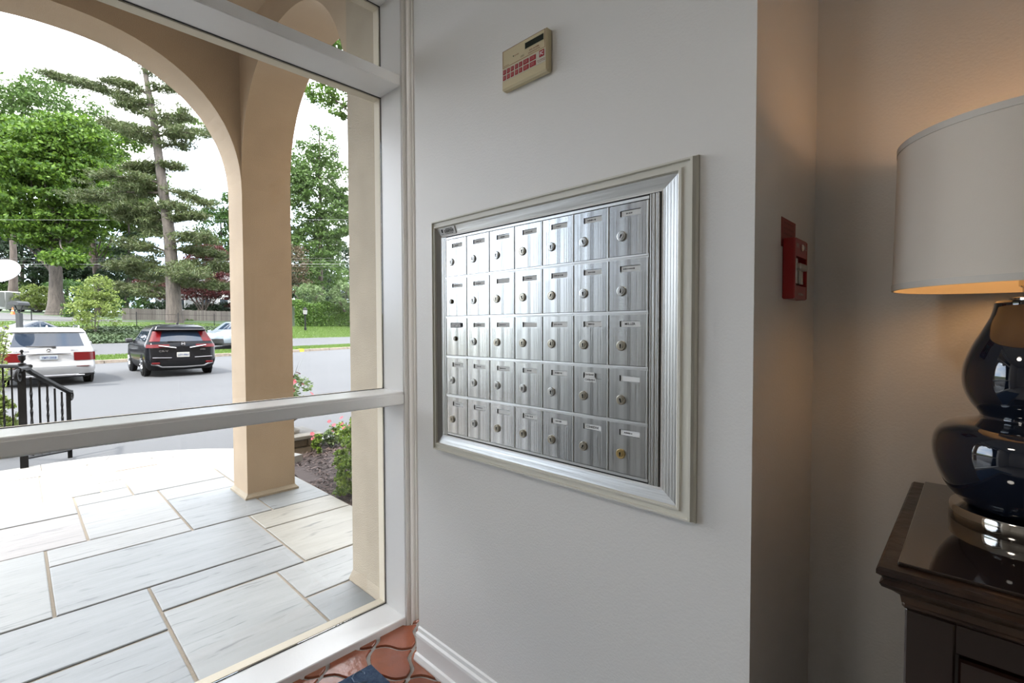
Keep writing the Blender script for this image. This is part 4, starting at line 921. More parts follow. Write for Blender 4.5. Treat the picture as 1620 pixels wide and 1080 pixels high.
# utility wires
WM = mat('wire_jacket', (.10, .10, .10), .6)
for i, (y, dd, r) in enumerate(((346, 44, .009), (407, 48, .008), (411, 48, .008), (416, 47, .015), (420, 48, .008))):
    a, b = at(-420, y - 3, dd), at(1250, y - 4, dd + 3); m_ = at(300, y + 2, dd); P = []
    for k in range(25): u = k / 24; P.append(a * ((1 - u) * (1 - 2 * u)) + m_ * (4 * u * (1 - u)) + b * (u * (2 * u - 1)))
    o = obj('utility_wire', MB().tube(P, r, 5), WM if i not in (0, 3) else mat('silver_wire_%d' % i, (.22, .22, .22), .5), smooth=True)
    tag(o, ['single pale wire crossing high above the lot', 'topmost dark wire of the low bundle', 'second dark wire of the low bundle', 'thick pale cable in the low bundle of wires', 'lowest dark wire of the low bundle'][i], 'wire', 'utility wires')

# ------------------------------------------------------------------ planting bed beside the porch
BZ = -.10
mb = MB().prism([(-2.40, 1.735), (-4.15, 1.735), (-4.42, 1.80), (-5.35, 1.95), (-5.55, 2.30), (-5.80, 3.0), (-6.05, 4.2), (-6.1, 6.5), (-2.40, 6.5)][::-1], LOT - .05, BZ)
bed = struct('planting_bed', mb, mat('mulch_soil', (.035, .023, .02), .95, bump=.6, bscale=40), 'mulched planting bed')
k = 11000; rr = np.random.default_rng(91); Q = []
x = rr.uniform(-5.9, -2.45, k); y = rr.uniform(1.76, 5, k); ok = (x > -5.40 - (y - 1.95) * .30) & ~((x < -4.4) & (y < 1.95)); x, y = x[ok], y[ok]; k = len(x)
th = rr.uniform(0, 6.28, k); L = rr.uniform(.010, .026, k)[:, None]; dr = np.stack([np.cos(th), np.sin(th), rr.uniform(-.5, .5, k)], 1) * L; pr = np.stack([-np.sin(th), np.cos(th), rr.uniform(-.6, .6, k)], 1) * .006
Pm = np.stack([x, y, BZ + rr.uniform(.003, .016, k)], 1)
mu = quads('mulch', np.stack([Pm - dr - pr, Pm + dr - pr, Pm + dr + pr, Pm - dr + pr], 1), mat('mulch_chips', (.15, .1, .08), .9, island=[(.025, .015, .013), (.06, .04, .034), (.12, .085, .075), (.045, .03, .026)])); tag(mu, 'brown bark mulch covering the planting bed', 'mulch', kind='stuff')
for i, (a, b, d_, rx, rz, lb) in enumerate(((566, 762, 4.05, 44, 42, 'boxwood bush nearest the porch paving, against the pilaster'), (568, 718, 4.5, 44, 38, 'boxwood bush in the middle of the row'), (572, 686, 5.0, 36, 32, 'boxwood bush at the far end of the row, beside the flowers'))):
    c, r = S_(a, b, d_, rx, rz); c.z = max(c.z, BZ + r[2] * .8); shrub('boxwood', lb, c, (r[0], r[1], r[2]), 3000, LM['box'], .016, 'boxwoods by the porch', seed=100 + i, aspect=.55, rcf=.2)
PINK = mat('pink_petals', (.20, .008, .022), .6, col2=(.24, .035, .05), vscale=90)
def flower_plant(name, label, base, hgt, rad, nfl, seed, cat='flowers', group=None, fr=.028):
    r = random.Random(seed); t = thing(name, label, cat, base, group); mb = MB(); P = []
    for i in range(12):
        e = Vector(base) + Vector((r.uniform(-rad, rad), r.uniform(-rad, rad), hgt * r.uniform(.5, 1))); mb.tube([base, Vector(base).lerp(e, .5) + Vector((0, 0, hgt * .1)), e], .003, 4); P.append(e)
    obj('stems', mb, LM['shrub'], t)
    c = Vector(base) + Vector((0, 0, hgt * .55)); quads('leaves', leaves(clumps([(tuple(c), (rad * .8, rad * .8, hgt * .45), 16, rad * .35, 22)], np.random.default_rng(seed), .7), .024, .42, .8, np.random.default_rng(seed)), LM['pale'] if seed % 2 else LM['box'], t)
    for i in range(nfl):
        c = Vector(base) + Vector((r.uniform(-rad, rad), r.uniform(-rad, rad), hgt * r.uniform(.7, 1.08))); mb = MB(); tilt = Vector((r.uniform(-.6, .6) + .5, r.uniform(-.7, .2) - .4, 1)).normalized(); a = tilt.orthogonal().normalized(); bb = tilt.cross(a)
        for k in range(5):
            th = k * 1.2566; dv = a * math.cos(th) + bb * math.sin(th); sd = tilt.cross(dv); mb.add([c, c + dv * fr * .6 - sd * fr * .42 + tilt * fr * .15, c + dv * fr + tilt * fr * .05, c + dv * fr * .6 + sd * fr * .42 + tilt * fr * .15], [(0, 1, 2, 3)])
        obj('flower', mb, PINK, t)
    return t
for i, (a, b, d_, h, rad, n, lb) in enumerate(((503, 708, 5.35, .22, .06, 2, 'single pink flowering plant beside the stone pedestal'), (524, 692, 5.6, .24, .13, 3, 'pink flowers in the middle of the bed edge'), (541, 686, 5.7, .30, .13, 5, 'pink flowers beside the boxwood near the window frame'), (560, 676, 5.9, .34, .14, 5, 'pink flowers behind the stucco pilaster'))):
    p = at(a, b, d_); p.z = BZ; flower_plant('impatiens', lb, p, h, rad, n, 110 + i, group='pink flowers along the bed')
# bed edging stones
r = random.Random(12)
for i in range(9):
    u = i / 8; x, y = -5.50 - .62 * u, 2.36 + 1.9 * u; p = [(x + .085 * math.cos(q * .9 + r.random() * .4), y + .10 * math.sin(q * .9 + r.random() * .4)) for q in range(7)]
    o = obj('edging_stone', MB().prism(p, LOT - .02, BZ + .05 + r.uniform(0, .03)), SM[4], bed)
# stone pedestal with cap and a planter of flowers behind the pier
pc = Vector((-5.64, 2.14)); pd = thing('pedestal', 'low stone pedestal with a dark flat cap behind the porch pier', 'pedestal', (pc.x, pc.y, LOT))
STN = [mat('pedestal_stone_%d' % i, c, .9, bump=.8, bscale=25, var=.3) for i, c in enumerate([(.11, .085, .06), (.15, .12, .085), (.085, .07, .055)])]
obj('core', MB().box(pc.x - .24, pc.x + .24, pc.y - .24, pc.y + .24, LOT, .055), M['mortar'], pd)
r = random.Random(3)
for k in range(3):
    z0, z1 = LOT + .087 * k + .004, LOT + .087 * (k + 1) - .004
    for sd in range(4):
        q = -.27
        while q < .26:
            L = min(r.uniform(.14, .24), .27 - q)
            if L < .06: L = .27 - q
            a, b2 = q + .004, q + L - .004; o = .235 + r.uniform(0, .02)
            if sd == 0: bx = (pc.x + .2, pc.x + o + .03, pc.y + a, pc.y + b2)
            elif sd == 1: bx = (pc.x - o - .03, pc.x - .2, pc.y + a, pc.y + b2)
            elif sd == 2: bx = (pc.x + a, pc.x + b2, pc.y + .2, pc.y + o + .03)
            else: bx = (pc.x + a, pc.x + b2, pc.y - o - .03, pc.y - .2)
            obj('stone', MB().box(*bx, z0, z1, bev=.008), STN[r.randrange(3)], pd); q += L
obj('cap', MB().box(pc.x - .29, pc.x + .29, pc.y - .29, pc.y + .29, .058, .10, bev=.006), mat('slate_cap', (.085, .08, .07), .8, bump=.4, bscale=20), pd)
ur = thing('urn', 'grey stone urn planted with pink flowers and dark spiky leaves on the pedestal', 'planter', (pc.x, pc.y, .10))
obj('bowl', MB().lathe(spline([(.13, .10), (.13, .135), (.08, .155), (.06, .20), (.08, .235), (.16, .29), (.205, .37), (.215, .42), (.20, .43), (.18, .42), (0, .40)], 3), (pc.x, pc.y, 0), 28), mat('cast_stone', (.16, .15, .13), .9, bump=.4, bscale=30), ur, smooth=True)
mb = MB(); rr_ = random.Random(8)
for k in range(9):
    th = k * .75 + rr_.random() * .3 if k else 1.0; L = rr_.uniform(.38, .62); ln = rr_.uniform(.25, .85); c = Vector((pc.x, pc.y, .46)); dv = Vector((math.cos(th) * ln, math.sin(th) * ln, 1)).normalized(); sd = dv.cross(Vector((0, 0, 1))).normalized() * .008
    p1 = c + dv * L * .5; p2 = c + dv * L + Vector((0, 0, -.06 * L)); mb.add([c - sd, c + sd, p1 + sd, p1 - sd, p2], [(0, 1, 2, 3), (3, 2, 4)])
obj('spike_leaves', mb, mat('dark_spike_leaf', (.035, .035, .03), .5), ur)
rfl = random.Random(31); P = clumps([((pc.x, pc.y, .60), (.29, .29, .15), 38, .08, 26)], np.random.default_rng(77), .8)
quads('leaves', leaves(P, .026, .45, .8, np.random.default_rng(78)), LM['pale'], ur)
for i in range(18):
    th = rfl.uniform(0, 6.28); rad = rfl.uniform(.12, .33); c = Vector((pc.x + rad * math.cos(th), pc.y + rad * math.sin(th), .62 + rfl.uniform(-.14, .16))); mb = MB(); tl = Vector((math.cos(th) + .4, math.sin(th) - .4, .8)).normalized(); a = tl.orthogonal().normalized(); bb = tl.cross(a)
    for k in range(5):
        q = k * 1.2566; dv = a * math.cos(q) + bb * math.sin(q); sd = tl.cross(dv); fr = .036; mb.add([c, c + dv * fr * .6 - sd * fr * .45 + tl * .005, c + dv * fr, c + dv * fr * .6 + sd * fr * .45 + tl * .005], [(0, 1, 2, 3)])
    obj('flower', mb, PINK, ur)

# ------------------------------------------------------------------ iron railing at the steps
IR = M['black']
rl = thing('iron_railing', 'black wrought iron stair railing with twisted bars at the porch edge', 'railing', (-6.5, .05, PZ))
nb = Vector((-6.53, .04, PZ)); ne = Vector((-7.55, .42, LOT)); ht = .94
obj('newel_post', MB().box(nb.x - .029, nb.x + .029, nb.y - .029, nb.y + .029, PZ, PZ + ht), IR, rl)
obj('newel_post', MB().box(ne.x - .02, ne.x + .02, ne.y - .02, ne.y + .02, LOT, LOT + .76), IR, rl)
t0, t1 = nb + Vector((0, 0, ht)), ne + Vector((0, 0, .76)); dv = (ne - nb); dv.z = 0; dv.normalize()
mb = MB(); mb.tube([t0 - dv * .06 + Vector((0, 0, .0)), t0 + dv * .12, t0 + dv * .17 + Vector((0, 0, -.03)), t1 + Vector((0, 0, .01)), t1 + dv * .07 + Vector((0, 0, .0))], .027, 6)
obj('handrail', mb, IR, rl, smooth=True)
def scroll(c, dv, r0, turns, flip=1):
    P = []
    for k in range(18): th = -math.pi / 2 * -1 - flip * k / 17 * turns * 6.28; rr = r0 * (1 - .75 * k / 17); P.append(c + dv * (math.cos(th) * rr) + Vector((0, 0, 1)) * (math.sin(th) * rr - r0))
    return P
obj('scroll', MB().tube(scroll(t1 + dv * .07, dv, .055, 1.1), .015, 6), IR, rl, smooth=True)
obj('scroll', MB().tube(scroll(t0 - dv * .06, -dv, .06, 1.1), .017, 6), IR, rl, smooth=True)
def twisted(p0, p1, sq, twist):
    mb = MB(); n = 14; vs = []
    for i in range(n + 1):
        p = Vector(p0).lerp(Vector(p1), i / n); a0 = twist * max(0, min(1, (i / n - .15) / .7))
        for k in range(4): th = a0 + math.pi / 4 + k * math.pi / 2; vs.append((p.x + sq * .72 * math.cos(th), p.y + sq * .72 * math.sin(th), p.z))
    mb.add(vs, [(i * 4 + k, i * 4 + (k + 1) % 4, i * 4 + 4 + (k + 1) % 4, i * 4 + 4 + k) for i in range(n) for k in range(4)]); return mb
for k in range(1, 6):
    u = k / 6; q = nb.lerp(ne, u); zt_ = t0.z - .03 + (t1.z - t0.z) * u; zb_ = PZ + .08 + (LOT - PZ) * u
    obj('baluster', twisted((q.x, q.y, zb_), (q.x, q.y, zt_), .017, 9.4 if k % 2 else 0), IR, rl)
mb = MB().bar(nb + Vector((0, 0, .09)), ne + Vector((0, 0, .09)), .022); obj('bottom_rail', mb, IR, rl)
lv = Vector((-.78, -.62, 0)).normalized(); r0_ = nb + Vector((-.18, .03, 0)); Lr = 1.5
mb = MB().tube([r0_ + lv * -.06 + Vector((0, 0, ht + .02)), r0_ + lv * Lr + Vector((0, 0, ht + .02))], .02, 6); obj('handrail', mb, IR, rl)
mb = MB().bar(r0_ + Vector((0, 0, .16)), r0_ + lv * Lr + Vector((0, 0, .16)), .02); obj('bottom_rail', mb, IR, rl)
for k in range(15): q = r0_ + lv * (.06 + .095 * k); obj('baluster', twisted((q.x, q.y, .14 + PZ), (q.x, q.y, PZ + ht + .01), .014, 9.4 if k % 2 == 0 else 0), IR, rl)
q = r0_ + lv * Lr; obj('newel_post', MB().box(q.x - .02, q.x + .02, q.y - .02, q.y + .02, LOT, PZ + ht), IR, rl)
obj('finial', MB().lathe(spline([(.03, 0), (.03, .012), (.012, .02), (.014, .035), (.026, .05), (.028, .085), (.034, .09), (.012, .10), (.008, .12), (.014, .13), (.010, .145), (0, .15)], 3), tuple(r0_ + lv * .035 + Vector((0, 0, ht + .035))), 14), IR, rl, smooth=True)
# shrub growing through the railing
c = at(2, 640, 5.6); shrub('shrub', 'leafy green shrub growing against the iron railing', (c.x, c.y, .18), (.24, .24, .38), 2400, LM['lime'], .030, seed=121, aspect=.4)
ss = thing('young_shrub', 'tall wispy yellow-green shrub at the left edge in front of the white car', 'shrub', tuple(onz(-15, 700, LOT))); b = onz(-15, 700, LOT); mb = MB(); P = []; r = random.Random(6); rs = np.random.default_rng(66)
for k in range(13):
    e = at(r.uniform(-30, 24), r.uniform(500, 600), 6.0 + r.uniform(-.3, .3)); mid = Vector(b).lerp(e, .55) + Vector((0, 0, .12)); mb.tube([b, mid, e], [.008, .005, .002], 5)
    for u in np.linspace(.45, 1, 16): q = (mid.lerp(e, (u - .5) * 2) if u > .5 else Vector(b).lerp(mid, u * 2)); P.append(np.array(q) + rs.normal(size=(3, 3)) * .022)
obj('stems', mb, BK, ss); quads('leaves', leaves(np.concatenate(P), .030, .36, .6, rs), LM['lime'], ss)

# ------------------------------------------------------------------ cars
def paint(n, c, metal=0, rough=.25): return mat(n, c, rough, metal, coat=.7, spec=.05)
CG = mat('car_glass', (.010, .017, .030), .02, spec=.5); TY = mat('tyre_rubber', (.006, .006, .006), .9, spec=.1); PLK = mat('black_plastic', (.018, .018, .02), .6)  # blue in the car glass colour stands in for reflected sky
ALW = mat('alloy_rim', (.50, .51, .52), .3, 1); TLR = mat('tail_light_red', (.075, .0015, .003), .25, spec=.2); HLG = mat('headlight_glass', (.60, .62, .65), .1, coat=1); CHR = mat('car_chrome', (.30, .30, .31), .12, 1); PLT = mat('plate_white', (.24, .265, .285), .5); PLTI = mat('plate_ink', (.02, .04, .12), .6)
nR, nC, nS, nF = 12, 4, 18, 12
TAGS = ['rear'] * nR + ['cRL'] * nC + ['left'] * nS + ['cFL'] * nC + ['front'] * nF + ['cFR'] * nC + ['right'] * nS + ['cRR'] * nC
def ring(z, xr, xf, w, rr=.18, rf=.25, br=.06, bf=.12):
    P = []; yr = w - rr; yf = w - rf
    xa = xr + br; xb = xf - bf
    for i in range(nR): y = -yr + 2 * yr * i / nR; P.append((xr + br * (y / yr) ** 2, y))
    for i in range(nC): th = math.pi - (math.pi / 2) * i / nC; P.append((xa + rr + rr * math.cos(th), yr + rr * math.sin(th)))
    for i in range(nS): P.append((xa + rr + (xb - rf - xa - rr) * i / nS, w))
    for i in range(nC): th = math.pi / 2 - (math.pi / 2) * i / nC; P.append((xb - rf + rf * math.cos(th), yf + rf * math.sin(th)))
    for i in range(nF): y = yf - 2 * yf * i / nF; P.append((xf - bf * (y / yf) ** 2, y))
    for i in range(nC): th = -(math.pi / 2) * i / nC; P.append((xb - rf + rf * math.cos(th), -yf + rf * math.sin(th)))
    for i in range(nS): P.append((xb - rf - (xb - rf - xa - rr) * i / nS, -w))
    for i in range(nC): th = -math.pi / 2 - (math.pi / 2) * i / nC; P.append((xa + rr + rr * math.cos(th), -yr + rr * math.sin(th)))
    return [(x, y, z) for x, y in P]
def car(name, label, loc, rz, layers, body, wheels, wr, group=None, glass=(), side_panes=(), low=None, lowmat=None, cat='car'):
    t = thing(name, label, cat, loc, group, rz); R = [ring(*l) for l in layers]; n = len(R[0]); K = len(R)
    def shell(nm, k0, k1, sel, m, off=0, smooth=True, close=False):
        mb = MB(); V = {}; vs = []; fs = []
        def vid(k, i):
            if (k, i) not in V:
                V[(k, i)] = len(vs); p = Vector(R[k][i])
                if off:
                    a = Vector(R[k][(i + 1) % n]) - Vector(R[k][i - 1]); nr = Vector((a.y, -a.x, 0)); nr = nr.normalized() if nr.length else Vector((0, 0, 0)); p = p - nr * off
                vs.append(tuple(p))
            return V[(k, i)]
        for k in range(k0, k1):
            for i in range(n):
                if sel is None or sel(k, i): fs.append((vid(k, i), vid(k, (i + 1) % n), vid(k + 1, (i + 1) % n), vid(k + 1, i))[::-1])
        if close: fs.append(tuple(vid(k1, i) for i in range(n))[::-1]); fs.append(tuple(vid(k0, i) for i in range(n)))
        mb.add(vs, fs); return obj(nm, mb, m, t, smooth=smooth, local=True)
    lw = low or 0
    shell('body', lw, K - 1, None, body, close=True)
    if lw: shell('lower_trim', 0, lw, None, lowmat or PLK, close=True)
    for nm, k0, k1, tg, i0, i1 in glass:
        st = TAGS.index(tg); shell(nm, k0, k1, lambda k, i, st=st: st + i0 <= i < st + i1, CG, off=.006)
    for x, y in wheels:
        s = 1 if y > 0 else -1; mb = MB(); f = lambda a, b, c, s=s: (a, s * c, b)
        mb.lathe([(wr * .62, -.20), (wr * .93, -.20), (wr, -.16), (wr, -.02), (wr * .93, 0), (wr * .64, .005), (wr * .60, -.02)], (x, y + s * .02, wr), 28, fn=f)
        wl = obj('wheel', mb, TY, t, smooth=True, local=True); mb = MB(); mb.lathe([(wr * .62, -.02), (wr * .58, .0), (wr * .52, -.012), (.05, -.006), (0, .0)], (x, y + s * .02, wr), 28, fn=f)
        for q in range(5):
            th = q * 1.2566; mb.bar((x + .05 * math.cos(th), y + s * .024, wr + .05 * math.sin(th)), (x + wr * .58 * math.cos(th), y + s * .024, wr + wr * .58 * math.sin(th)), .045)
        obj('rim', mb, ALW, wl, smooth=True, local=True)
        mb = MB(); mb.lathe([(wr * 1.02, -.05), (wr * 1.02, -.006), (wr * 1.17, -.006), (wr * 1.17, -.05)], (x, y, wr), 28, fn=f); obj('wheel_arch', mb, lowmat or PLK, t, local=True)
    for s in (1, -1):
        pass
    return t, R, shell
def lb(name, t, m, *bx, bev=0, **k): return obj(name, MB().box(*bx, bev=bev), m, t, local=True, **k)
def rear_text(par, s, y, z, x, h, wd, m):
    mb = MB(); put_text(mb, s, (x, y, z), (0, -1, 0), (0, 0, 1), h, wd); return obj('lettering', mb, m, par, local=True)
def mirrors(t, x, w, z, m):
    for s in (1, -1): obj('mirror', MB().box(x - .05, x + .09, s * w, s * (w + .20), z, z + .14, bev=.03), m, t, local=True)
# white SUV seen from behind
q = onz(141, 605, LOT); WHT = paint('white_paint', (.255, .26, .265))
X0, Y0 = q.x + .50, q.y - .80
Lw = [(.20, .22, 4.25, .80, .2, .3), (.30, .06, 4.42, .89, .2, .4), (.42, .0, 4.5, .915, .2, .4), (.52, .0, 4.5, .92, .2, .4), (.58, .05, 4.5, .92, .2, .4), (.66, .07, 4.48, .92, .2, .4), (.90, .10, 4.40, .915, .2, .4), (.985, .12, 4.2, .90, .2, .45), (1.03, .14, 3.35, .885, .2, .3), (1.08, .155, 3.22, .875, .18, .25), (1.46, .30, 2.52, .765, .16, .2), (1.50, .27, 2.42, .75, .15, .2), (1.585, .34, 2.25, .70, .15, .2), (1.625, .48, 2.0, .60, .15, .2, .08, .1), (1.64, .8, 1.8, .4, .12, .15)]
Lw = [((a[0] if a[0] < .6 else .6 + (a[0] - .6) * .90),) + a[1:] for a in Lw]
t, R, sh_ = car('white_car', 'white boxy SUV parked with its back to the porch', (X0, Y0, LOT), math.pi, Lw, WHT, [(.95, .90), (.95, -.90), (3.70, .90), (3.70, -.90)], .355, low=1,
    glass=[('rear_window', 9, 10, 'rear', 0, 12), ('windscreen', 9, 10, 'front', 1, 11)] + [('side_window', 9, 10, s, a, b) for s in ('left', 'right') for a, b in ((2, 5), (6, 10), (11, 16))])
tli = TAGS.index('cRL'); tri = TAGS.index('cRR')
sh_('tail_light', 5, 6, lambda k, i: (i in range(10, 12)) or tli <= i < tli + 4, TLR, off=.012); sh_('tail_light', 5, 6, lambda k, i: i in range(0, 2) or tri <= i < tri + 4, TLR, off=.012)
lb('number_plate', t, PLT, .050, .085, -.17, .17, .69, .80, bev=.004); pl_ = bpy.context.scene.objects[[o.name for o in t.children][-1]] if False else [o for o in t.children if o.name.startswith('number_plate')][-1]
rear_text(pl_, 'YMT-2058', 0, .745, .048, .06, .28, PLTI)
obj('chrome_strip', MB().box(.055, .10, -.42, .42, .845, .865, bev=.008), CHR, t, local=True)
obj('emblem', MB().lathe([(.045, 0), (.045, .008), (.036, .008), (.036, .003), (0, .003)], (.085, 0, .93), 20, fn=lambda a, b, c: (-c, a, b)), CHR, t, local=True)
obj('emblem_star', MB().bar((.078, 0, .93), (.078, 0, .972), .008).bar((.078, 0, .93), (.078, .034, .908), .008).bar((.078, 0, .93), (.078, -.034, .908), .008), CHR, t, local=True)
GT_ = mat('badge_grey', (.10, .10, .11), .5); tb = [o for o in t.children if o.name.startswith('body')][0]
rear_text(tb, 'GLK 350', .50, .915, .115, .045, .28, GT_); rear_text(tb, '4MATIC', -.50, .925, .115, .035, .17, GT_)
obj('wiper', MB().bar((.135, -.10, 1.03), (.135, .42, 1.04), .02).box(.12, .17, -.14, -.06, .99, 1.04), PLK, t, local=True)
for s in (1, -1):
    obj('roof_rail', MB().tube([(.55, s * .62, 1.50), (.62, s * .63, 1.57), (2.2, s * .63, 1.59), (2.35, s * .62, 1.51)], .018, 6), CHR, t, local=True)
    lb('reflector', t, mat('reflector_dark', (.06, .01, .01), .3) if s == 1 else bpy.data.materials['reflector_dark'], -.004 + .035, .08, s * .52, s * .78, .49, .51)
obj('aerial', MB().lathe([(.03, 1.51), (.022, 1.56), (.006, 1.59), (0, 1.59)], (.75, 0, 0), 10), WHT, t, local=True)
obj('bumper_skid', MB().box(-.004, .25, -.58, .58, .235, .30, bev=.02), mat('satin_silver', (.20, .20, .21), .35, .8), t, local=True)
obj('exhaust', MB().box(-.01, .2, -.68, -.50, .245, .285, bev=.012).box(-.01, .2, .50, .68, .245, .285, bev=.012), CHR, t, local=True)
mirrors(t, 3.0, .89, .96, WHT)
# black crossover
qa, qb = onz(331, 589, LOT), onz(233, 597, LOT); mid = (qa + qb) / 2; ang = math.pi - .02
BLKP = mat('black_paint', (.004, .0045, .006), .2, coat=.22, spec=.02)
fw = Vector((math.cos(ang), math.sin(ang), 0)); bp = mid - fw * .62
Lb = [(.20, .25, 4.3, .80, .2, .3), (.30, .10, 4.5, .88, .22, .4), (.46, .02, 4.6, .915, .22, .4), (.56, .02, 4.6, .925, .22, .4), (.64, .07, 4.6, .925, .22, .4), (.90, .06, 4.5, .92, .22, .4), (1.00, .10, 4.35, .905, .22, .45), (1.05, .14, 3.55, .885, .2, .3), (1.09, .17, 3.35, .87, .19, .25), (1.40, .40, 2.75, .745, .17, .2), (1.45, .36, 2.6, .725, .16, .2), (1.54, .40, 2.4, .68, .16, .2), (1.60, .60, 2.1, .58, .15, .2), (1.625, .9, 1.9, .42, .12, .15)]
t, R, sh_ = car('black_car', 'black crossover parked with its back to the porch beside the pier', (bp.x, bp.y, LOT), ang, Lb, BLKP, [(.98, .91), (.98, -.91), (3.66, .91), (3.66, -.91)], .36, low=2, lowmat=mat('dark_cladding', (.016, .017, .019), .6, spec=.1),
    glass=[('rear_window', 8, 9, 'rear', 1, 11), ('windscreen', 8, 9, 'front', 1, 11)] + [('side_window', 8, 9, s, a, b) for s in ('left', 'right') for a, b in ((1, 4), (5, 10), (11, 16))])
sh_('tail_light', 8, 9, lambda k, i: i in (11,) or tli <= i < tli + 2, TLR, off=.012); sh_('tail_light', 8, 9, lambda k, i: i == 0 or tri + 2 <= i < tri + 4, TLR, off=.012)
sh_('tail_light', 5, 6, lambda k, i: i in (9, 10, 11) or tli <= i < tli + 3, TLR, off=.012); sh_('tail_light', 5, 6, lambda k, i: i in (0, 1, 2) or tri + 1 <= i < tri + 4, TLR, off=.012)
obj('spoiler', MB().box(.24, .60, -.66, .66, 1.43, 1.47, bev=.015), PLK, t, local=True)
pl_ = lb('number_plate', t, mat('plate_pale', (.30, .30, .28), .5), .035, .07, -.165, .165, .60, .75, bev=.004); rear_text(pl_, 'LZY-9061', 0, .675, .032, .06, .28, PLTI)
obj('chrome_wing', MB().bar((.065, -.62, .96), (.045, -.18, .885), .03).bar((.065, .62, .96), (.045, .18, .885), .03), CHR, t, local=True)
hm = MB(); hm.bar((.03, -.035, .98), (.03, -.030, 1.05), .014).bar((.03, .035, .98), (.03, .030, 1.05), .014).bar((.03, -.03, 1.012), (.03, .03, 1.012), .012); hm.tube([(.035, .06 * math.cos(k * .5236), 1.015 + .05 * math.sin(k * .5236)) for k in range(13)], .006, 5, caps=False)
obj('emblem', hm, CHR, t, local=True)
tb = [o for o in t.children if o.name.startswith('body')][-1]
SILV = mat('badge_silver', (.18, .18, .19), .25, .8); rear_text(tb, 'CR-V', .50, .80, .035, .055, .24, SILV); rear_text(tb, 'AWD', -.52, .83, .035, .045, .15, SILV)
obj('crease', MB().bar((.055, -.78, .60), (.03, -.30, .585), .018).bar((.055, .78, .60), (.03, .30, .585), .018), SILV, t, local=True)
obj('skid_trim', MB().tube([(.12, -.80, .40), (.03, -.66, .37), (.015, -.55, .31), (.005, 0, .29), (.015, .55, .31), (.03, .66, .37), (.12, .80, .40)], .024, 6), mat('satin_trim', (.17, .17, .175), .3, .8), t, local=True)
for s in (1, -1): lb('reflector', t, TLR, .03, .12, s * .60, s * .80, .40, .455, bev=.01)
obj('wiper', MB().bar((.155, 0.02, 1.085), (.155, .38, 1.095), .02), PLK, t, local=True); obj('aerial', MB().lathe([(.03, 1.61), (.022, 1.65), (.006, 1.69), (0, 1.69)], (.85, 0, 0), 10), BLKP, t, local=True)
mirrors(t, 3.05, .89, 1.02, PLK)
# silver blue sedan coming down the lane
Ls = [(.18, .2, 4.35, .78, .2, .3), (.30, .05, 4.55, .87, .25, .45, .1, .3), (.52, .0, 4.62, .895, .25, .5, .1, .35), (.66, .02, 4.58, .90, .25, .5, .1, .4), (.80, .05, 4.40, .89, .25, .55, .1, .4), (.90, .12, 3.9, .87, .25, .5, .1, .3), (.95, .60, 3.25, .84, .2, .3, .1, .2), (1.0, .75, 3.10, .82, .2, .25, .1, .2), (1.34, 1.35, 2.25, .64, .18, .2, .1, .15), (1.41, 1.55, 2.05, .55, .15, .2, .08, .1), (1.43, 1.7, 1.9, .35, .1, .15, .05, .05)]
sa = Vector((.78, -.63, 0)); ang = math.atan2(sa.y, sa.x); sa = Vector((math.cos(ang), math.sin(ang), 0)); fp_ = at(341, 517, 28); bp = fp_ - sa * 4.3
nz_ = zn(nt_of(fp_)[0] + .6)
SLV = paint('silver_blue_paint', (.13, .155, .18), .3, .35)
t, R, sh_ = car('silver_car', 'silver blue sedan facing the porch, half hidden by the pier', (bp.x, bp.y, nz_), ang, [(a[0] * 1.13,) + a[1:] for a in Ls], SLV, [(.95, .88), (.95, -.88), (3.62, .88), (3.62, -.88)], .32, low=1,
    glass=[('windscreen', 7, 8, 'front', 1, 11), ('rear_window', 7, 8, 'rear', 1, 11)] + [('side_window', 7, 8, s, a, b) for s in ('left', 'right') for a, b in ((1, 8), (9, 17))])
cfl, cfr = TAGS.index('cFL'), TAGS.index('cFR')
sh_('headlight', 3, 4, lambda k, i: cfl + 1 <= i < cfl + 6, HLG, off=.01); sh_('headlight', 3, 4, lambda k, i: cfr - 2 <= i < cfr + 3, HLG, off=.01)
sh_('grille', 1, 2, lambda k, i: TAGS[i] == 'front', PLK, off=.01)
mirrors(t, 3.0, .84, .95, SLV)
# dark car beyond the white SUV, seen from the side
g = at(28, 517, 22.2); ang = math.atan2(UV_.y, UV_.x) + math.pi; fw = Vector((math.cos(ang), math.sin(ang), 0)); bp = g - fw * 2.3
Ld = [(a[0] * 1.03,) + a[1:] for a in Ls]
t, R, sh_ = car('dark_car', 'dark grey car behind the white SUV at the left edge', (bp.x, bp.y, zn(nt_of(g)[0])), ang, Ld, paint('dark_grey_paint', (.05, .055, .062), .5, .3), [(.95, .88), (.95, -.88), (3.62, .88), (3.62, -.88)], .33, low=1,
    glass=[('windscreen', 7, 8, 'front', 1, 11), ('rear_window', 7, 8, 'rear', 1, 11)] + [('side_window', 7, 8, s, a, b) for s in ('left', 'right') for a, b in ((1, 8), (9, 17))])
mirrors(t, 3.0, .84, 1.05, PLK)
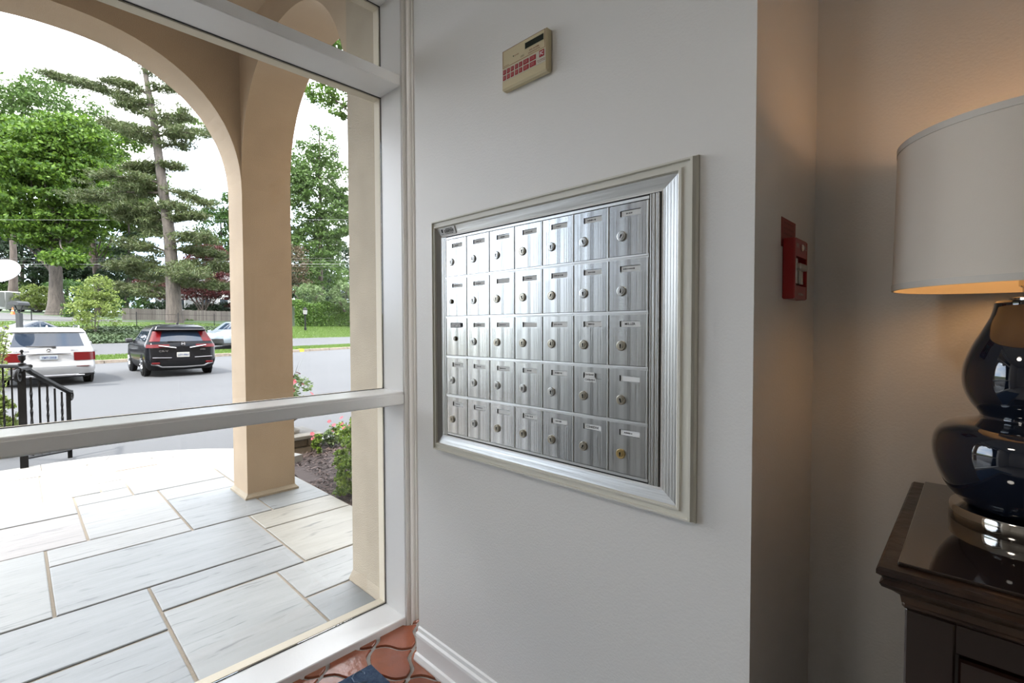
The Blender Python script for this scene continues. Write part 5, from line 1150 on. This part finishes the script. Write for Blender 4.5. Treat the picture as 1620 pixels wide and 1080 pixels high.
# van with open back doors and small cars up the street
def street_car(name, label, pxx, d, L, m, ang, wr=.33, **k):
    p = ground(pxx, d); fw = Vector((math.cos(ang), math.sin(ang), 0)); return car(name, label, (p.x - fw.x * .5, p.y - fw.y * .5, p.z), ang, L, m, [(.95, .88), (.95, -.88), (3.6, .88), (3.6, -.88)], wr, **k)
fa = math.atan2(CF.y, CF.x)
Lv = [(.25, .1, 5.3, .90, .1, .3), (.45, .0, 5.4, .95, .1, .3), (1.0, .0, 5.35, .97, .1, .35), (1.25, .0, 4.6, .96, .1, .3), (1.95, .05, 4.1, .93, .1, .25), (2.25, .08, 3.8, .88, .1, .25), (2.35, .3, 3.5, .75, .1, .2)]
t, R, sh_ = street_car('van', 'white van with its back open on the street at far left', 3, 56, Lv, WHT, fa)
obj('cargo_opening', MB().box(-.012, .03, -.78, .78, .55, 2.1), M['dark'], t, local=True)
obj('cargo', MB().box(-.02, .05, -.5, .1, .56, 1.0, bev=.05).box(-.02, .05, .15, .6, .56, 1.25, bev=.05), mat('cargo_boxes', (.16, .10, .07), .8), t, local=True)
for s in (1, -1):
    o = obj('back_door', MB().box(-.75, .0, s * .95, s * .99, .5, 2.2, bev=.01), WHT, t, local=True)
    obj('tail_light', MB().box(-.02, .05, s * .84, s * .93, 1.0, 1.35), TLR, t, local=True)
street_car('pickup', 'small white pickup parked on the street beyond the post', 45, 72, [(a[0] * 1.1,) + a[1:] for a in Ls], WHT, fa - 1.2, glass=[('side_window', 7, 8, s, a, b) for s in ('left', 'right') for a, b in ((1, 8), (9, 17))], low=1)
street_car('hatchback', 'pale parked car beside the bush at the street', 52, 60, Ls, paint('beige_paint', (.55, .53, .48)), fa - 1.0, glass=[('side_window', 7, 8, s, a, b) for s in ('left', 'right') for a, b in ((1, 8), (9, 17))], low=1)
# traffic cone
p = ground(21, 47); cn = thing('traffic_cone', 'orange traffic cone on the street beside the van', 'cone', p)
obj('cone_body', MB().lathe([(.16, .03), (.03, .70), (0, .71)], tuple(p), 16), mat('cone_orange', (.75, .13, .03), .6), cn, smooth=True); obj('base', MB().box(p.x - .2, p.x + .2, p.y - .2, p.y + .2, p.z, p.z + .035), mat('cone_base', (.5, .08, .02), .7), cn)
obj('stripe', MB().lathe([(.112, .30), (.088, .42)], tuple(p), 16), CARDW, cn)
# hooded post sign in front of the street
p = at(31, 517, 18); p.z = LOT; pm = mat('post_grey', (.025, .028, .03), .8); hp = thing('post_box', 'dark grey post with a hooded box on a forked bracket beyond the white SUV', 'mailbox', p)
rt = Vector((CR.x, CR.y, 0)).normalized(); pz = lambda y: at(31, y, 18).z; s_ = px(18)
obj('post', MB().bar(p, (p.x, p.y, pz(495)), .14), pm, hp)
for s in (-1, 1): obj('bracket', MB().bar((p.x, p.y, pz(496)), tuple(Vector((p.x, p.y, pz(482))) + rt * (s * 7 * s_)), .035), pm, hp)
hb = MB(); c0 = Vector((p.x, p.y, pz(483))); ff = Vector((CF.x, CF.y, 0)).normalized(); A_ = [(-8.5, 0), (8.5, 0), (8.5, 3.5), (6, 5.8), (2, 6.6), (-2, 6.6), (-6, 5.8), (-8.5, 3.5)]
hb.prism(A_, -.22, .22, fn=lambda a, b, c: tuple(c0 + rt * (a * s_) + Vector((0, 0, b * s_)) + ff * c)); obj('hood', hb, pm, hp)
# white disk on a pole at the left edge, for an unidentified white shape
dc = at(2, 429, 11); disk = thing('disk', 'white round disk on a pole at the left edge above the van', 'disk', dc); nrm = (Vector((.52, -.40, .30))).normalized(); a_ = nrm.cross(Vector((0, 0, 1))).normalized(); b_ = a_.cross(nrm) * -1
f = lambda x, y, z: tuple(a_ * x + b_ * y * .74 + nrm * z)
obj('reflector', MB().lathe([(0, -.07), (.14, -.055), (.27, -.02), (.385, .03), (.40, .035), (.40, .02), (.27, -.04), (.14, -.075), (0, -.09)], tuple(dc), 40, fn=f), mat('white_disk', (.85, .86, .87), .4), disk, smooth=True)
pb = dc - rt * .75; obj('pole', MB().tube([(pb.x, pb.y, LOT), (pb.x, pb.y, dc.z - .1), tuple(dc - nrm * .1)], .035, 8), M['white'], disk)
# black lamp post in front of the hedge
p = ground(483, 45); lpz = lambda y: at(483, y, 45).z; lpst = thing('lamp_post', 'black lamp post with a small lantern in front of the hedge', 'lamp post', p)
obj('post', MB().lathe([(.11, p.z - .05), (.11, p.z + .25), (.07, p.z + .32), (.055, lpz(499))], (p.x, p.y, 0), 10), M['black'], lpst)
ln = obj('lantern', MB().lathe([(.06, lpz(499)), (.15, lpz(498)), (.20, lpz(490)), (.22, lpz(489.5)), (.05, lpz(486)), (0, lpz(485))], (p.x, p.y, 0), 6), M['black'], lpst); obj('glass', MB().lathe([(.17, lpz(497)), (.205, lpz(490.5))], (p.x, p.y, 0), 6), mat('lantern_glass', (.18, .18, .17), .3), ln)
